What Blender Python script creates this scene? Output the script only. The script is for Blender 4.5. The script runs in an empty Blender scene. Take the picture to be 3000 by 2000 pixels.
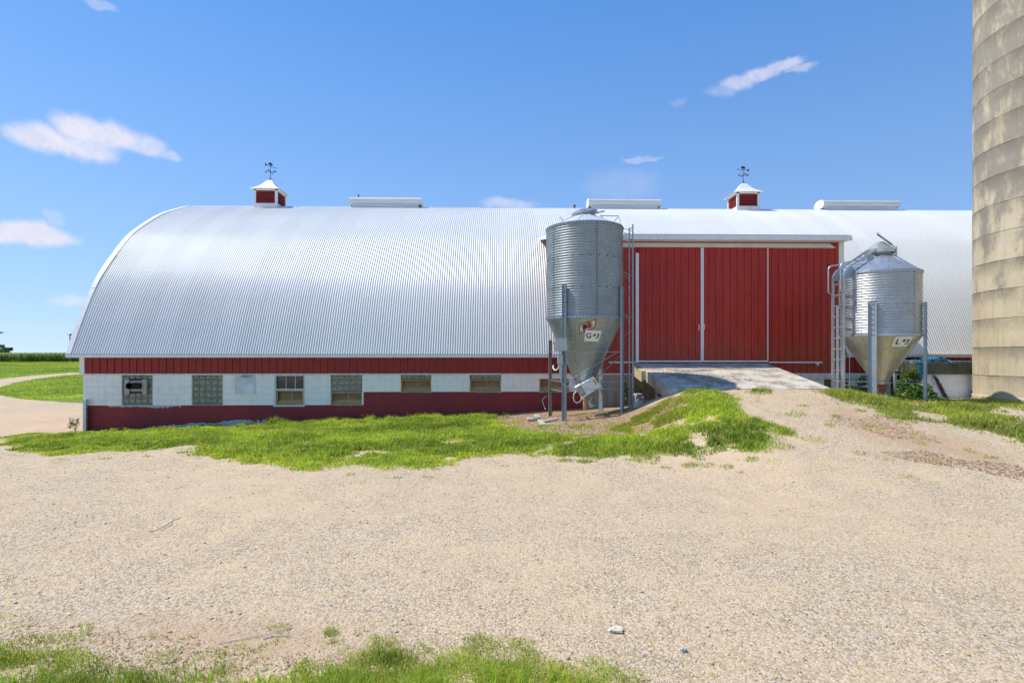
import bpy, math, random
import numpy as np
from math import sin, cos, pi, radians, sqrt, atan2
from mathutils import Vector, Matrix, noise as mnoise

random.seed(7)
rng = np.random.default_rng(7)
scene = bpy.context.scene
COL = scene.collection

# ------------------------------------------------------------------ camera
F = 1550.0            # focal length in photograph pixels
HOR = 1042.0          # horizon row in the photograph
EYE = 2.0
YAW = radians(1.2)
cam_d = bpy.data.cameras.new('camera')
cam = bpy.data.objects.new('camera', cam_d)
COL.objects.link(cam)
cam.location = (0, 0, EYE)
cam.rotation_euler = (pi / 2, 0, -YAW)
cam_d.lens = F / 3000 * 36
cam_d.sensor_width = 36
cam_d.shift_y = (HOR - 1000) / 3000
cam_d.clip_end = 8000
cam_d.clip_start = 0.05
scene.camera = cam

# ------------------------------------------------------------------ light
SUN = Vector((-0.68, 0.10, 1.0)).normalized()
sun_el = math.asin(SUN.z)
sun_az = atan2(SUN.x, SUN.y)
ld = bpy.data.lights.new('sun', 'SUN')
ld.energy = 3.0
ld.angle = radians(0.55)
ld.color = (1.0, 0.94, 0.85)
lo = bpy.data.objects.new('sun', ld)
COL.objects.link(lo)
lo.rotation_euler = (-SUN).to_track_quat('-Z', 'Y').to_euler()
lo.location = (-30, 5, 40)

scene.view_settings.view_transform = 'Standard'
scene.view_settings.look = 'None'
scene.view_settings.exposure = 0.62
scene.view_settings.gamma = 1.0
scene.view_settings.use_curve_mapping = False

# ------------------------------------------------------------------ node helper
class NT:
    def __init__(s, tree):
        s.t = tree; s.n = tree.nodes; s.l = tree.links
        s.n.clear()
    def node(s, typ, **kw):
        n = s.n.new(typ)
        for k, v in kw.items():
            setattr(n, k, v)
        return n
    def put(s, sock, v):
        if v is None: return
        if isinstance(v, bpy.types.NodeSocket): s.l.new(v, sock)
        else:
            if hasattr(sock.default_value, '__len__') and not hasattr(v, '__len__'):
                v = (v,) * len(sock.default_value)
            if hasattr(sock.default_value, '__len__') and len(sock.default_value) == 4 and len(v) == 3:
                v = tuple(v) + (1,)
            sock.default_value = v
    def math(s, op, a, b=None, c=None, clamp=False):
        n = s.node('ShaderNodeMath', operation=op, use_clamp=clamp)
        s.put(n.inputs[0], a)
        if b is not None: s.put(n.inputs[1], b)
        if c is not None: s.put(n.inputs[2], c)
        return n.outputs[0]
    def vmath(s, op, a, b=None):
        n = s.node('ShaderNodeVectorMath', operation=op)
        s.put(n.inputs[0], a)
        if b is not None: s.put(n.inputs[1], b)
        return n.outputs['Value'] if op in ('LENGTH', 'DOT_PRODUCT', 'DISTANCE') else n.outputs[0]
    def pos(s):
        return s.node('ShaderNodeNewGeometry').outputs['Position']
    def obj(s):
        return s.node('ShaderNodeTexCoord').outputs['Object']
    def sep(s, v):
        n = s.node('ShaderNodeSeparateXYZ'); s.put(n.inputs[0], v)
        return n.outputs
    def scale(s, v, sc):
        return s.vmath('MULTIPLY', v, sc)
    def noise(s, v, scale=5, detail=4, rough=.55, dist=0.0, col=False):
        n = s.node('ShaderNodeTexNoise')
        s.put(n.inputs['Vector'], v)
        n.inputs['Scale'].default_value = scale
        n.inputs['Detail'].default_value = detail
        n.inputs['Roughness'].default_value = rough
        n.inputs['Distortion'].default_value = dist
        return n.outputs['Color'] if col else n.outputs['Fac']
    def voro(s, v, scale=5, feature='F1', out='Distance', rand=1.0):
        n = s.node('ShaderNodeTexVoronoi', feature=feature)
        s.put(n.inputs['Vector'], v)
        n.inputs['Scale'].default_value = scale
        n.inputs['Randomness'].default_value = rand
        return n.outputs[out]
    def ramp(s, f, stops, interp='LINEAR'):
        n = s.node('ShaderNodeValToRGB')
        cr = n.color_ramp; cr.interpolation = interp
        while len(cr.elements) < len(stops): cr.elements.new(.5)
        for e, (p, c) in zip(cr.elements, stops):
            e.position = p
            if not hasattr(c, '__len__'): c = (c, c, c)
            e.color = (*c, 1)
        s.put(n.inputs[0], f)
        return n.outputs[0]
    def mr(s, v, a, b, c=0., d=1., smooth=False):
        n = s.node('ShaderNodeMapRange')
        if smooth: n.interpolation_type = 'SMOOTHSTEP'
        s.put(n.inputs[0], v)
        for i, x in enumerate((a, b, c, d)): s.put(n.inputs[i + 1], x)
        return n.outputs[0]
    def mix(s, f, a, b, mode='MIX'):
        n = s.node('ShaderNodeMix', data_type='RGBA', blend_type=mode)
        s.put(n.inputs[0], f); s.put(n.inputs[6], a); s.put(n.inputs[7], b)
        return n.outputs[2]
    def bump(s, h, strength=.3, dist=.01, nrm=None):
        n = s.node('ShaderNodeBump')
        n.inputs['Strength'].default_value = strength
        n.inputs['Distance'].default_value = dist
        s.put(n.inputs['Height'], h)
        if nrm is not None: s.put(n.inputs['Normal'], nrm)
        return n.outputs[0]
    def bsdf(s, color, rough=.6, metal=0., normal=None, spec=.5, coat=0., out=True):
        b = s.node('ShaderNodeBsdfPrincipled')
        s.put(b.inputs['Base Color'], color); s.put(b.inputs['Roughness'], rough)
        s.put(b.inputs['Metallic'], metal)
        s.put(b.inputs['Specular IOR Level'], spec)
        s.put(b.inputs['Coat Weight'], coat)
        if normal is not None: s.put(b.inputs['Normal'], normal)
        if out:
            o = s.node('ShaderNodeOutputMaterial')
            s.l.new(b.outputs[0], o.inputs[0])
        return b.outputs[0]

def new_mat(name):
    m = bpy.data.materials.new(name); m.use_nodes = True
    return m, NT(m.node_tree)

def simple(name, c, rough=.6, metal=0., var=.12, sc=6., bump=.15, spec=.5, stretch=(1, 1, 1)):
    m, t = new_mat(name)
    p = t.scale(t.pos(), stretch)
    n1 = t.noise(p, sc, 5, .6)
    n2 = t.noise(p, sc * 9, 3, .6)
    f = t.mr(t.math('ADD', t.math('MULTIPLY', n1, .65), t.math('MULTIPLY', n2, .35)), .3, .7, 1 - var, 1 + var)
    col = t.mix(1.0, c, f, 'MULTIPLY')
    t.bsdf(col, t.mr(n1, .3, .7, rough - .06, rough + .08), metal, t.bump(n2, bump, .004), spec)
    return m

# ------------------------------------------------------------------ world: Nishita sky with a few fair weather clouds
world = bpy.data.worlds.new('World')
scene.world = world
world.use_nodes = True
w = NT(world.node_tree)
SKYSTR = 0.15
sky = w.node('ShaderNodeTexSky', sky_type='NISHITA')
sky.sun_disc = False
sky.sun_elevation = sun_el
sky.sun_rotation = sun_az
sky.altitude = 250
sky.air_density = 1.0
sky.dust_density = 0.15
sky.ozone_density = 2.0
hs = w.node('ShaderNodeHueSaturation')
hs.inputs['Saturation'].default_value = 1.2
hs.inputs['Value'].default_value = 1.0
w.l.new(sky.outputs[0], hs.inputs['Color'])
gen = w.node('ShaderNodeTexCoord').outputs['Generated']
sx, sy, sz = w.sep(gen)[:3]
az = w.math('ARCTAN2', sx, sy)
el = w.math('ARCSINE', sz)
cmb = w.node('ShaderNodeCombineXYZ')
w.put(cmb.inputs[0], az); w.put(cmb.inputs[1], el)
ae = cmb.outputs[0]
warp = w.noise(ae, 16, 5, .6, col=True)
warp = w.vmath('MULTIPLY', w.vmath('SUBTRACT', warp, (.5, .5, .5)), (.05, .032, 0))
aew = w.vmath('ADD', ae, warp)
def px_dir(px, py):
    u = (px - 1500) / F; v = (HOR - py) / F
    a = math.atan(u) + YAW
    return a, math.atan(v / sqrt(1 + u * u)), 1 / sqrt(1 + u * u)
CLOUDS = [(120, 402, 108, 42, .95), (235, 372, 95, 44, .95), (325, 395, 112, 40, .9), (245, 428, 115, 42, .85),
          (425, 425, 75, 32, .7), (500, 452, 45, 16, .5), (90, 684, 135, 38, 1.1), (40, 690, 90, 30, 1.), (158, 640, 45, 18, .3),
          (2112, 270, 45, 17, .28), (2165, 242, 62, 22, .55), (2225, 216, 62, 20, .66), (2285, 192, 66, 15, .6), (2340, 197, 55, 9, .4),
          (1868, 468, 40, 9, .32), (1912, 464, 40, 8, .32), (1490, 597, 90, 18, .5), (1820, 540, 120, 45, .14),
          (205, 872, 70, 20, .45), (290, 12, 70, 12, .3), (1990, 300, 36, 9, .12), (90, 955, 150, 10, .2)]
tot = None
for (cx, cy, rx, ry, op) in CLOUDS:
    a, e, s1 = px_dir(cx, cy)
    ra = rx / F * s1 * s1; re = ry / F * s1
    d = w.vmath('LENGTH', w.vmath('MULTIPLY', w.vmath('SUBTRACT', aew, (a, e, 0)), (1 / ra, 1 / re, 0)))
    k = w.math('MULTIPLY', w.mr(d, 1.2, .45, 0, 1, True), op)
    tot = k if tot is None else w.math('MAXIMUM', tot, k)
fine = w.noise(ae, 45, 6, .62)
dens = w.math('MULTIPLY', tot, w.mr(fine, .25, .55, .62, 1.1), clamp=True)
dens = w.math('MULTIPLY', dens, .93)
lum = w.noise(ae, 22, 3, .5)
ccol = w.mix(lum, (.47 / SKYSTR, .47 / SKYSTR, .57 / SKYSTR), (.62 / SKYSTR, .61 / SKYSTR, .66 / SKYSTR))
lumv = w.vmath('DOT_PRODUCT', hs.outputs[0], (.25, .6, .15))
cmpf = w.math('DIVIDE', 1.10, w.math('ADD', 1.0, w.math('MULTIPLY', lumv, .165)))
vm = w.node('ShaderNodeVectorMath', operation='SCALE'); w.put(vm.inputs[0], hs.outputs[0]); w.put(vm.inputs['Scale'], cmpf)
hz = w.math('POWER', w.mr(sz, .0, .55, 0, 1), .55)
base_blue = w.mix(hz, (.37 / SKYSTR, .54 / SKYSTR, .78 / SKYSTR), (.078 / SKYSTR, .222 / SKYSTR, .55 / SKYSTR))
azf = w.mr(az, -.8, .8, 1.10, .86)
bb = w.node('ShaderNodeVectorMath', operation='SCALE'); w.put(bb.inputs[0], base_blue); w.put(bb.inputs['Scale'], azf)
skyc = w.mix(.78, vm.outputs[0], bb.outputs[0])
skc = w.mix(dens, skyc, ccol)
bg = w.node('ShaderNodeBackground')
w.put(bg.inputs[0], skc); bg.inputs[1].default_value = SKYSTR
wo = w.node('ShaderNodeOutputWorld')
w.l.new(bg.outputs[0], wo.inputs[0])

# ------------------------------------------------------------------ geometry helpers
CY, SY = cos(YAW), sin(YAW)
def c2w(xc, yc):
    return xc * CY + yc * SY, -xc * SY + yc * CY
def W(px, py, Y):
    """point of the plane y = Y seen at photograph pixel (px, py)"""
    u = (px - 1500) / F; v = (HOR - py) / F
    dx = u * CY + SY; dy = -u * SY + CY
    t = Y / dy
    return t * dx, EYE + t * v
def WX(px, Y): return W(px, HOR, Y)[0]
def WZ(py, Y, px=1500): return W(px, py, Y)[1]

def lerp(a, b, t): return a + (b - a) * t

class MB:
    def __init__(s):
        s.v = []; s.f = []; s.m = []; s.mi = 0
    def mat(s, i): s.mi = i; return s
    def add(s, vs, fs):
        o = len(s.v)
        s.v += [tuple(v) for v in vs]
        for f in fs:
            s.f.append(tuple(i + o for i in f)); s.m.append(s.mi)
        return s
    def box(s, x0, x1, y0, y1, z0, z1):
        return s.add([(x0, y0, z0), (x1, y0, z0), (x1, y1, z0), (x0, y1, z0), (x0, y0, z1), (x1, y0, z1), (x1, y1, z1), (x0, y1, z1)],
                     [(0, 3, 2, 1), (4, 5, 6, 7), (0, 1, 5, 4), (1, 2, 6, 5), (2, 3, 7, 6), (3, 0, 4, 7)])
    def obox(s, c, sx, sy, sz, R):
        vs = []
        for z in (-1, 1):
            for x, y in ((-1, -1), (1, -1), (1, 1), (-1, 1)):
                vs.append(Vector(c) + R @ Vector((x * sx / 2, y * sy / 2, z * sz / 2)))
        return s.add(vs, [(0, 3, 2, 1), (4, 5, 6, 7), (0, 1, 5, 4), (1, 2, 6, 5), (2, 3, 7, 6), (3, 0, 4, 7)])
    def beam(s, a, b, wd, th, up=(0, 0, 1)):
        a = Vector(a); b = Vector(b); d = b - a; L = d.length; d.normalize()
        up = Vector(up)
        if abs(d.dot(up)) > .98: up = Vector((0, 1, 0))
        r = d.cross(up).normalized(); u = r.cross(d)
        R = Matrix((r, d, u)).transposed()
        return s.obox((a + b) / 2, wd, L, th, R)
    def prism(s, pts, fn, a, b, cap=True):
        """pts 2-D polygon, fn(p, q, t) -> 3-D, extruded t from a to b"""
        n = len(pts)
        vs = [fn(p, q, a) for p, q in pts] + [fn(p, q, b) for p, q in pts]
        fs = [(i, (i + 1) % n, n + (i + 1) % n, n + i) for i in range(n)]
        if cap: fs += [tuple(range(n - 1, -1, -1)), tuple(range(n, 2 * n))]
        return s.add(vs, fs)
    def tube(s, pts, r, n=8, cap=True, r2=None):
        pts = [Vector(p) for p in pts]
        vs = []; fs = []; prev = None; N = len(pts)
        for i, p in enumerate(pts):
            d = (pts[min(i + 1, N - 1)] - pts[max(i - 1, 0)]).normalized()
            if prev is None:
                u = Vector((0, 0, 1)) if abs(d.z) < .9 else Vector((1, 0, 0))
                a = d.cross(u).normalized()
            else:
                a = (prev - d * prev.dot(d)).normalized()
            prev = a; b = d.cross(a)
            rr = r if r2 is None else lerp(r, r2, i / (N - 1))
            for k in range(n):
                t = 2 * pi * k / n
                vs.append(p + (a * cos(t) + b * sin(t)) * rr)
        for i in range(N - 1):
            for k in range(n):
                k2 = (k + 1) % n
                fs.append((i * n + k, i * n + k2, (i + 1) * n + k2, (i + 1) * n + k))
        if cap: fs += [tuple(range(n - 1, -1, -1)), tuple(range((N - 1) * n, N * n))]
        return s.add(vs, fs)
    def lathe(s, prof, cx, cy, n=64, capb=False, capt=False, a0=0.):
        vs = []; fs = []
        for r, z in prof:
            for k in range(n):
                t = a0 + 2 * pi * k / n
                vs.append((cx + r * sin(t), cy - r * cos(t), z))
        for i in range(len(prof) - 1):
            for k in range(n):
                k2 = (k + 1) % n
                fs.append((i * n + k, i * n + k2, (i + 1) * n + k2, (i + 1) * n + k))
        if capb: fs.append(tuple(range(n - 1, -1, -1)))
        if capt: fs.append(tuple(range((len(prof) - 1) * n, len(prof) * n)))
        return s.add(vs, fs)
    def sheet(s, X, Y, Z):
        """quad grid from 2-D arrays"""
        h, wd = X.shape; o = len(s.v)
        s.v += list(map(tuple, np.stack([X, Y, Z], -1).reshape(-1, 3)))
        for i in range(h - 1):
            for j in range(wd - 1):
                a = o + i * wd + j
                s.f.append((a, a + 1, a + wd + 1, a + wd)); s.m.append(s.mi)
        return s
    def blob(s, c, rx, ry, rz, seed=0, rough=.25, n=8, m=6):
        vs = []; fs = []
        r0 = random.Random(seed)
        off = Vector((r0.uniform(-50, 50), r0.uniform(-50, 50), r0.uniform(-50, 50)))
        for i in range(m + 1):
            ph = pi * i / m
            for k in range(n):
                t = 2 * pi * k / n
                d = Vector((sin(ph) * cos(t), sin(ph) * sin(t), cos(ph)))
                q = 1 + rough * mnoise.noise(d * 1.7 + off) * 2
                vs.append((c[0] + d.x * rx * q, c[1] + d.y * ry * q, c[2] + d.z * rz * q))
        for i in range(m):
            for k in range(n):
                k2 = (k + 1) % n
                fs.append((i * n + k, (i + 1) * n + k, (i + 1) * n + k2, i * n + k2))
        return s.add(vs, fs)
    def build(s, name, mats, parent=None, smooth=False, bevel=0., label=None, kind=None):
        me = bpy.data.meshes.new(name)
        off = Vector(parent_world(parent)) if parent is not None else Vector((0, 0, 0))
        vs = [(v[0] - off.x, v[1] - off.y, v[2] - off.z) for v in s.v]
        me.from_pydata(vs, [], s.f)
        if not isinstance(mats, (list, tuple)): mats = [mats]
        for m in mats: me.materials.append(m)
        if len(mats) > 1: me.polygons.foreach_set('material_index', s.m)
        o = bpy.data.objects.new(name, me)
        COL.objects.link(o)
        if parent is not None: o.parent = parent
        WLOC[o.name] = tuple(off)
        if smooth:
            me.polygons.foreach_set('use_smooth', [True] * len(s.f))
            me.set_sharp_from_angle(angle=radians(smooth if smooth is not True else 40))
        if bevel > 0:
            b = o.modifiers.new('bevel', 'BEVEL'); b.width = bevel; b.segments = 2; b.limit_method = 'ANGLE'
        me.validate()
        if label: o['label'] = label
        if kind: o['kind'] = kind
        return o

WLOC = {}
def parent_world(o):
    return WLOC.get(o.name, (0, 0, 0))
def thing(name, label, cat, loc=(0, 0, 0), group=None):
    o = bpy.data.objects.new(name, None); COL.objects.link(o)
    o.empty_display_size = .2
    o.location = loc
    WLOC[o.name] = tuple(loc)
    o['label'] = label; o['category'] = cat
    if group: o['group'] = group
    return o
def tag(o, label=None, cat=None, group=None, kind=None):
    if label: o['label'] = label
    if cat: o['category'] = cat
    if group: o['group'] = group
    if kind: o['kind'] = kind
    return o

def np_mesh(name, V, Fq, mats, cols=None, tri=False):
    me = bpy.data.meshes.new(name)
    nv = len(V); k = Fq.shape[1]; nf = len(Fq)
    me.vertices.add(nv); me.vertices.foreach_set('co', V.astype(np.float32).ravel())
    me.loops.add(nf * k); me.loops.foreach_set('vertex_index', Fq.astype(np.int32).ravel())
    me.polygons.add(nf)
    me.polygons.foreach_set('loop_start', np.arange(0, nf * k, k, dtype=np.int32))
    me.polygons.foreach_set('loop_total', np.full(nf, k, dtype=np.int32))
    me.update(calc_edges=True)
    if cols is not None:
        for an, arr in cols.items():
            at = me.color_attributes.new(an, 'FLOAT_COLOR', 'POINT')
            at.data.foreach_set('color', arr.astype(np.float32).ravel())
    for m in (mats if isinstance(mats, (list, tuple)) else [mats]): me.materials.append(m)
    o = bpy.data.objects.new(name, me); COL.objects.link(o)
    return o

def vnoise(x, y, seed=0):
    """smooth value noise on numpy arrays, about -1..1"""
    r = np.random.default_rng(seed); T = r.uniform(-1, 1, (256, 256))
    xi = np.floor(x).astype(int); yi = np.floor(y).astype(int)
    fx = x - xi; fy = y - yi
    fx = fx * fx * (3 - 2 * fx); fy = fy * fy * (3 - 2 * fy)
    a = T[xi % 256, yi % 256]; b = T[(xi + 1) % 256, yi % 256]; c = T[xi % 256, (yi + 1) % 256]; d = T[(xi + 1) % 256, (yi + 1) % 256]
    return (a * (1 - fx) + b * fx) * (1 - fy) + (c * (1 - fx) + d * fx) * fy
def fbm(x, y, seed=0, o=4):
    s = 0; a = 1.; t = 0
    for i in range(o):
        s = s + a * vnoise(x * 2 ** i + 13.7 * i, y * 2 ** i + 7.1 * i, seed + i); t += a; a *= .5
    return s / t

# ------------------------------------------------------------------ terrain height
HW = ([-400, -14, -10.5, -8, -5, -2, 0, 1.5, 3.6, 4.6, 8.6, 9.3, 12, 20, 60], [-.42, -.42, -.25, -.15, -.05, .05, .13, .25, .38, .5, .6, .72, .70, .70, .5])
HF = ([-400, -14, -10, -6, -2, 0, 2.3, 3.05, 3.4, 4.1, 4.7, 8.5, 9.3, 10.5, 14, 20, 60], [-.35, -.33, -.16, -.04, .07, .15, .36, .47, .60, .93, 1.14, 1.15, .95, .83, .77, .74, .5])
YS0 = ([-60, 1.5, 4.7, 9, 14, 60], [9.0, 8.6, 7.0, 6.6, 5.5, 5.5])
YF0 = ([-60, 1.5, 4.5, 8.5, 10, 14, 60], [13.3, 13.3, 13.3, 13.3, 12.7, 11.5, 11.5])
def sst(t):
    t = np.clip(t, 0, 1); return t * t * (3 - 2 * t)
def ground_z(X, Y, rough=True):
    X = np.asarray(X, float); Y = np.asarray(Y, float)
    hw = np.interp(X, *HW); hf = np.interp(X, *HF); ys = np.interp(X, *YS0); yf = np.interp(X, *YF0)
    t1 = np.clip((Y - ys) / (yf - ys), 0, 1)
    t1 = t1 * .45 + sst(t1) * .55
    z = np.where(Y <= yf, hf * t1, hf + (hw - hf) * sst((Y - yf) / (16.6 - yf)))
    far = np.interp(Y, [17, 30, 135, 200, 600, 3000], [-.40, -.42, .14, .3, .3, 0])
    z = np.where(Y > 16.85, np.where(Y < 30, z + (far - z) * sst((Y - 16.85) / 10), far), z)
    if rough:
        fade = np.clip((40 - Y) / 20, 0, 1) * np.clip((60 - np.abs(X)) / 30, 0, 1)
        z = z + fade * (.022 * fbm(X * .7, Y * .7, 3, 3) + .012 * fbm(X * 3, Y * 3, 9, 2))
    return z
def gz(x, y): return float(ground_z(x, y))
def hit(px, py):
    """ground point seen at a photograph pixel"""
    u = (px - 1500) / F; v = (HOR - py) / F
    dx = u * CY + SY; dy = -u * SY + CY
    t = 1.5; dt = .02
    while t < 400:
        if EYE + t * v < float(ground_z(t * dx, t * dy, False)): break
        dt = .02 + t * .004; t += dt
    return t * dx, t * dy
def hits(l): return [hit(*p) for p in l]

# ------------------------------------------------------------------ where grass grows (ground outlines)
A_strip = hits([(6, 1289), (20, 1297), (60, 1312), (100, 1322), (170, 1334), (230, 1328), (330, 1319), (420, 1320), (500, 1310), (570, 1294), (585, 1325),
     (640, 1343), (700, 1345), (780, 1356), (900, 1370), (1050, 1362), (1130, 1371), (1230, 1374), (1330, 1356), (1420, 1340), (1500, 1326),
     (1600, 1330), (1700, 1338), (1850, 1338), (1960, 1345), (2040, 1345), (2070, 1318), (2160, 1315), (2240, 1308), (2290, 1290), (2310, 1265), (2240, 1235),
     (2165, 1225), (2155, 1190), (2120, 1158), (2060, 1143), (2000, 1146), (1985, 1165), (1990, 1195), (1955, 1225), (1900, 1245), (1800, 1250), (1700, 1252), (1590, 1250), (1500, 1246),
     (1470, 1225), (1445, 1214)])
A_strip += [(x, 16.7) for x in (-0.5, -3, -6, -9, -12, -13.4)] + hits([(215, 1268), (150, 1268), (60, 1272), (12, 1280)])
D_strip = hits([(2375, 1139), (2400, 1147), (2450, 1166), (2520, 1196), (2600, 1222), (2680, 1238), (2790, 1250), (2880, 1272), (3000, 1300), (3120, 1325), (3300, 1360)]) + \
    [(24, 9), (24, 16.5), (9.3, 16.7), (9.1, 14.2)]
F_strip = hits([(-200, 1890), (0, 1903), (100, 1892), (185, 1890), (240, 1925), (300, 1950), (420, 1962), (520, 1955), (640, 1968), (740, 1958), (770, 1905), (850, 1878), (1000, 1882), (1060, 1915), (1180, 1922),
     (1240, 1905), (1400, 1895), (1500, 1912), (1600, 1940), (1720, 1957), (1820, 1975), (1880, 2010)]) + [(0.6, 2.4), (-4.5, 2.4)]
island = hits([(-30, 1146), (0, 1136), (40, 1121), (100, 1111), (170, 1101), (240, 1095)]) + [(-6, 52), (-5, 31)] + hits([(236, 1181), (130, 1175), (60, 1168), (0, 1158), (-25, 1152)])
lawn_edge = hits([(-60, 1116), (0, 1110.5), (80, 1102), (150, 1096), (235, 1090.5)])
lawn = [(-400, lawn_edge[0][1] - 4)] + lawn_edge + [(60, 62), (400, 62), (400, 136), (-400, 136)]
mulch = hits([(1440, 1222), (1500, 1213), (1620, 1204), (1800, 1200), (1900, 1190), (1965, 1158), (2010, 1160), (2000, 1200), (1960, 1232), (1930, 1262), (1800, 1280), (1600, 1275), (1480, 1262)]) + []
pit = [(1.2, 16.8), (1.0, 15.2), (3.0, 13.6), (4.4, 13.5), (8.8, 13.9), (8.8, 16.8)]

def sdf(poly, X, Y):
    P = np.array(poly); X = np.asarray(X, float); Y = np.asarray(Y, float)
    d = np.full(X.shape, 1e9); ins = np.zeros(X.shape, bool)
    for i in range(len(P)):
        x1, y1 = P[i]; x2, y2 = P[(i + 1) % len(P)]
        ex, ey = x2 - x1, y2 - y1; L = ex * ex + ey * ey + 1e-12
        t = np.clip(((X - x1) * ex + (Y - y1) * ey) / L, 0, 1)
        d = np.minimum(d, (X - x1 - t * ex) ** 2 + (Y - y1 - t * ey) ** 2)
        c = ((y1 > Y) != (y2 > Y))
        xi = ex * (Y - y1) / (ey if abs(ey) > 1e-9 else 1e-9) + x1
        ins ^= c & (X < xi)
    return np.where(ins, 1, -1) * np.sqrt(d)

# ------------------------------------------------------------------ ground sheet
def seg(a, b, st): return list(np.arange(a, b, st))
gx = [-3000, -1500, -800, -400] + seg(-250, -140, 8) + seg(-140, -40, 1.4) + seg(-40, -17, .5) + seg(-17, 19, .11) + seg(19, 40, 1) + [45, 60, 90, 150, 300, 700, 1500, 3000]
gy = [-500, -200, -80, -30, -12, -5, -1] + seg(0, 2, .4) + seg(2, 17.2, .1) + seg(17.2, 32, .45) + seg(32, 80, .7) + seg(80, 145, 2) + [160, 200, 300, 500, 900, 1800, 3500]
GX, GY = np.meshgrid(np.array(gx), np.array(gy))
GZ = ground_z(GX, GY)
def strip_s(poly, X, Y, extra, edge, fr, seed, bare):
    s = sdf(poly, X, Y)
    s = s + edge * fbm(X * fr, Y * fr, 60 + seed, 4) + extra + .17 * fbm(X * 6, Y * 6, 70 + seed, 3)
    hole = fbm(X * 1.1, Y * 1.1, 90 + seed, 4) + .35 * vnoise(X * 5, Y * 5, 4) - (-1 + bare)
    return np.minimum(s, hole * .8)
STR = {'A': (A_strip, .09, .40, 1.6, 1, .44), 'D': (D_strip, .09, .38, 1.6, 2, .55), 'F': (F_strip, .0, .32, 2.4, 3, .84)}
dirt1 = hits([(150, 1830), (420, 1790), (760, 1800), (1050, 1830), (1350, 1890), (1300, 1990), (300, 1990), (180, 1900)])
dirt2 = hits([(2380, 1180), (2520, 1190), (2750, 1265), (3000, 1330), (3080, 1400), (2900, 1390), (2620, 1330), (2440, 1260)])
s_g = np.maximum.reduce([strip_s(v[0], GX, GY, *v[1:]) for v in STR.values()])
s_d = np.maximum(sdf(dirt1, GX, GY), sdf(dirt2, GX, GY))
s_l = np.maximum(sdf(island, GX, GY), sdf(lawn, GX, GY))
s_m = np.maximum(sdf(mulch, GX, GY), sdf(pit, GX, GY))
enc = lambda s, k: np.clip(.5 + s / k, 0, 1)
cols = np.stack([enc(s_g - .14, 1.2), enc(s_l, 4.0), enc(s_m, 1.2), enc(s_d, 1.6)], -1).reshape(-1, 4)
h_, w_ = GX.shape
idx = np.arange(h_ * w_).reshape(h_, w_)
FQ = np.stack([idx[:-1, :-1], idx[:-1, 1:], idx[1:, 1:], idx[1:, :-1]], -1).reshape(-1, 4)

mg, t = new_mat('gravel_ground')
p = t.pos()
at = t.node('ShaderNodeAttribute', attribute_name='mask')
mr_, mgn, mb_ = t.sep(at.outputs['Color'])[:3]
big = t.noise(p, .35, 5, .6)
mid = t.noise(p, 1.7, 5, .65)
fin = t.noise(p, 12, 4, .65)
c1 = t.voro(p, 46, out='Color')
d1 = t.voro(p, 46, out='Distance')
c2 = t.voro(p, 27, out='Color')
d2 = t.voro(p, 27, out='Distance')
g1 = t.sep(c1)[0]; g2 = t.sep(c2)[1]
stone1 = t.ramp(g1, [(0, (.40, .30, .195)), (.3, (.58, .455, .30)), (.55, (.68, .55, .38)), (.8, (.72, .62, .47)), (1, (.52, .48, .43))])
stone2 = t.ramp(g2, [(0, (.46, .39, .31)), (.35, (.62, .50, .35)), (.7, (.74, .65, .51)), (1, (.48, .46, .43))])
sand = t.mix(fin, (.60, .455, .285), (.70, .555, .37))
has2 = t.math('MULTIPLY', t.mr(t.sep(c2)[0], .62, .68, 0, 1), t.mr(d2, .30, .22, 0, 1))
peb = t.mix(has2, stone1, stone2)
dark = t.mr(d1, .34, .62, 1, .74)
peb = t.mix(1.0, peb, dark, 'MULTIPLY')
sandy = t.mr(t.math('ADD', t.math('MULTIPLY', mid, .5), t.math('MULTIPLY', big, .5)), .44, .60, 0, 1)
gcol = t.mix(t.math('MULTIPLY', sandy, .5), peb, sand)
gcol = t.mix(t.mr(big, .35, .7, 0, .16), gcol, (.56, .40, .235))
dm = t.math('ADD', at.outputs['Alpha'], t.math('MULTIPLY', t.math('SUBTRACT', t.noise(p, 1.6, 5, .65), .5), 1.1))
gcol = t.mix(t.mr(dm, .45, .9, 0, .75), gcol, t.mix(fin, (.40, .27, .165), (.52, .38, .25)))
# sparse organic litter, thicker towards grass
lit = t.mr(t.noise(t.scale(p, (1, 1.6, 1)), 7, 6, .75, .6), .57, .68, 0, 1)
near = t.mr(mr_, .05, .5, .06, .85)
gcol = t.mix(t.math('MULTIPLY', lit, near), gcol, (.19, .125, .08))
# soil beneath grass
soil = t.mix(t.noise(p, 5, 4, .7), (.13, .17, .025), (.27, .25, .08))
edge = t.math('ADD', mr_, t.math('MULTIPLY', t.math('SUBTRACT', t.noise(p, 3.2, 5, .65), .5), .55))
gcol = t.mix(t.mr(edge, .50, .62), gcol, soil)
# mulch of rotten husks
mul = t.mix(t.noise(t.scale(p, (1, 1.5, 1)), 30, 3, .8), (.10, .062, .038), (.66, .49, .31))
medge = t.math('ADD', mb_, t.math('MULTIPLY', t.math('SUBTRACT', t.noise(p, 4, 4, .6), .5), .4))
gcol = t.mix(t.mr(medge, .44, .58), gcol, mul)
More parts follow.
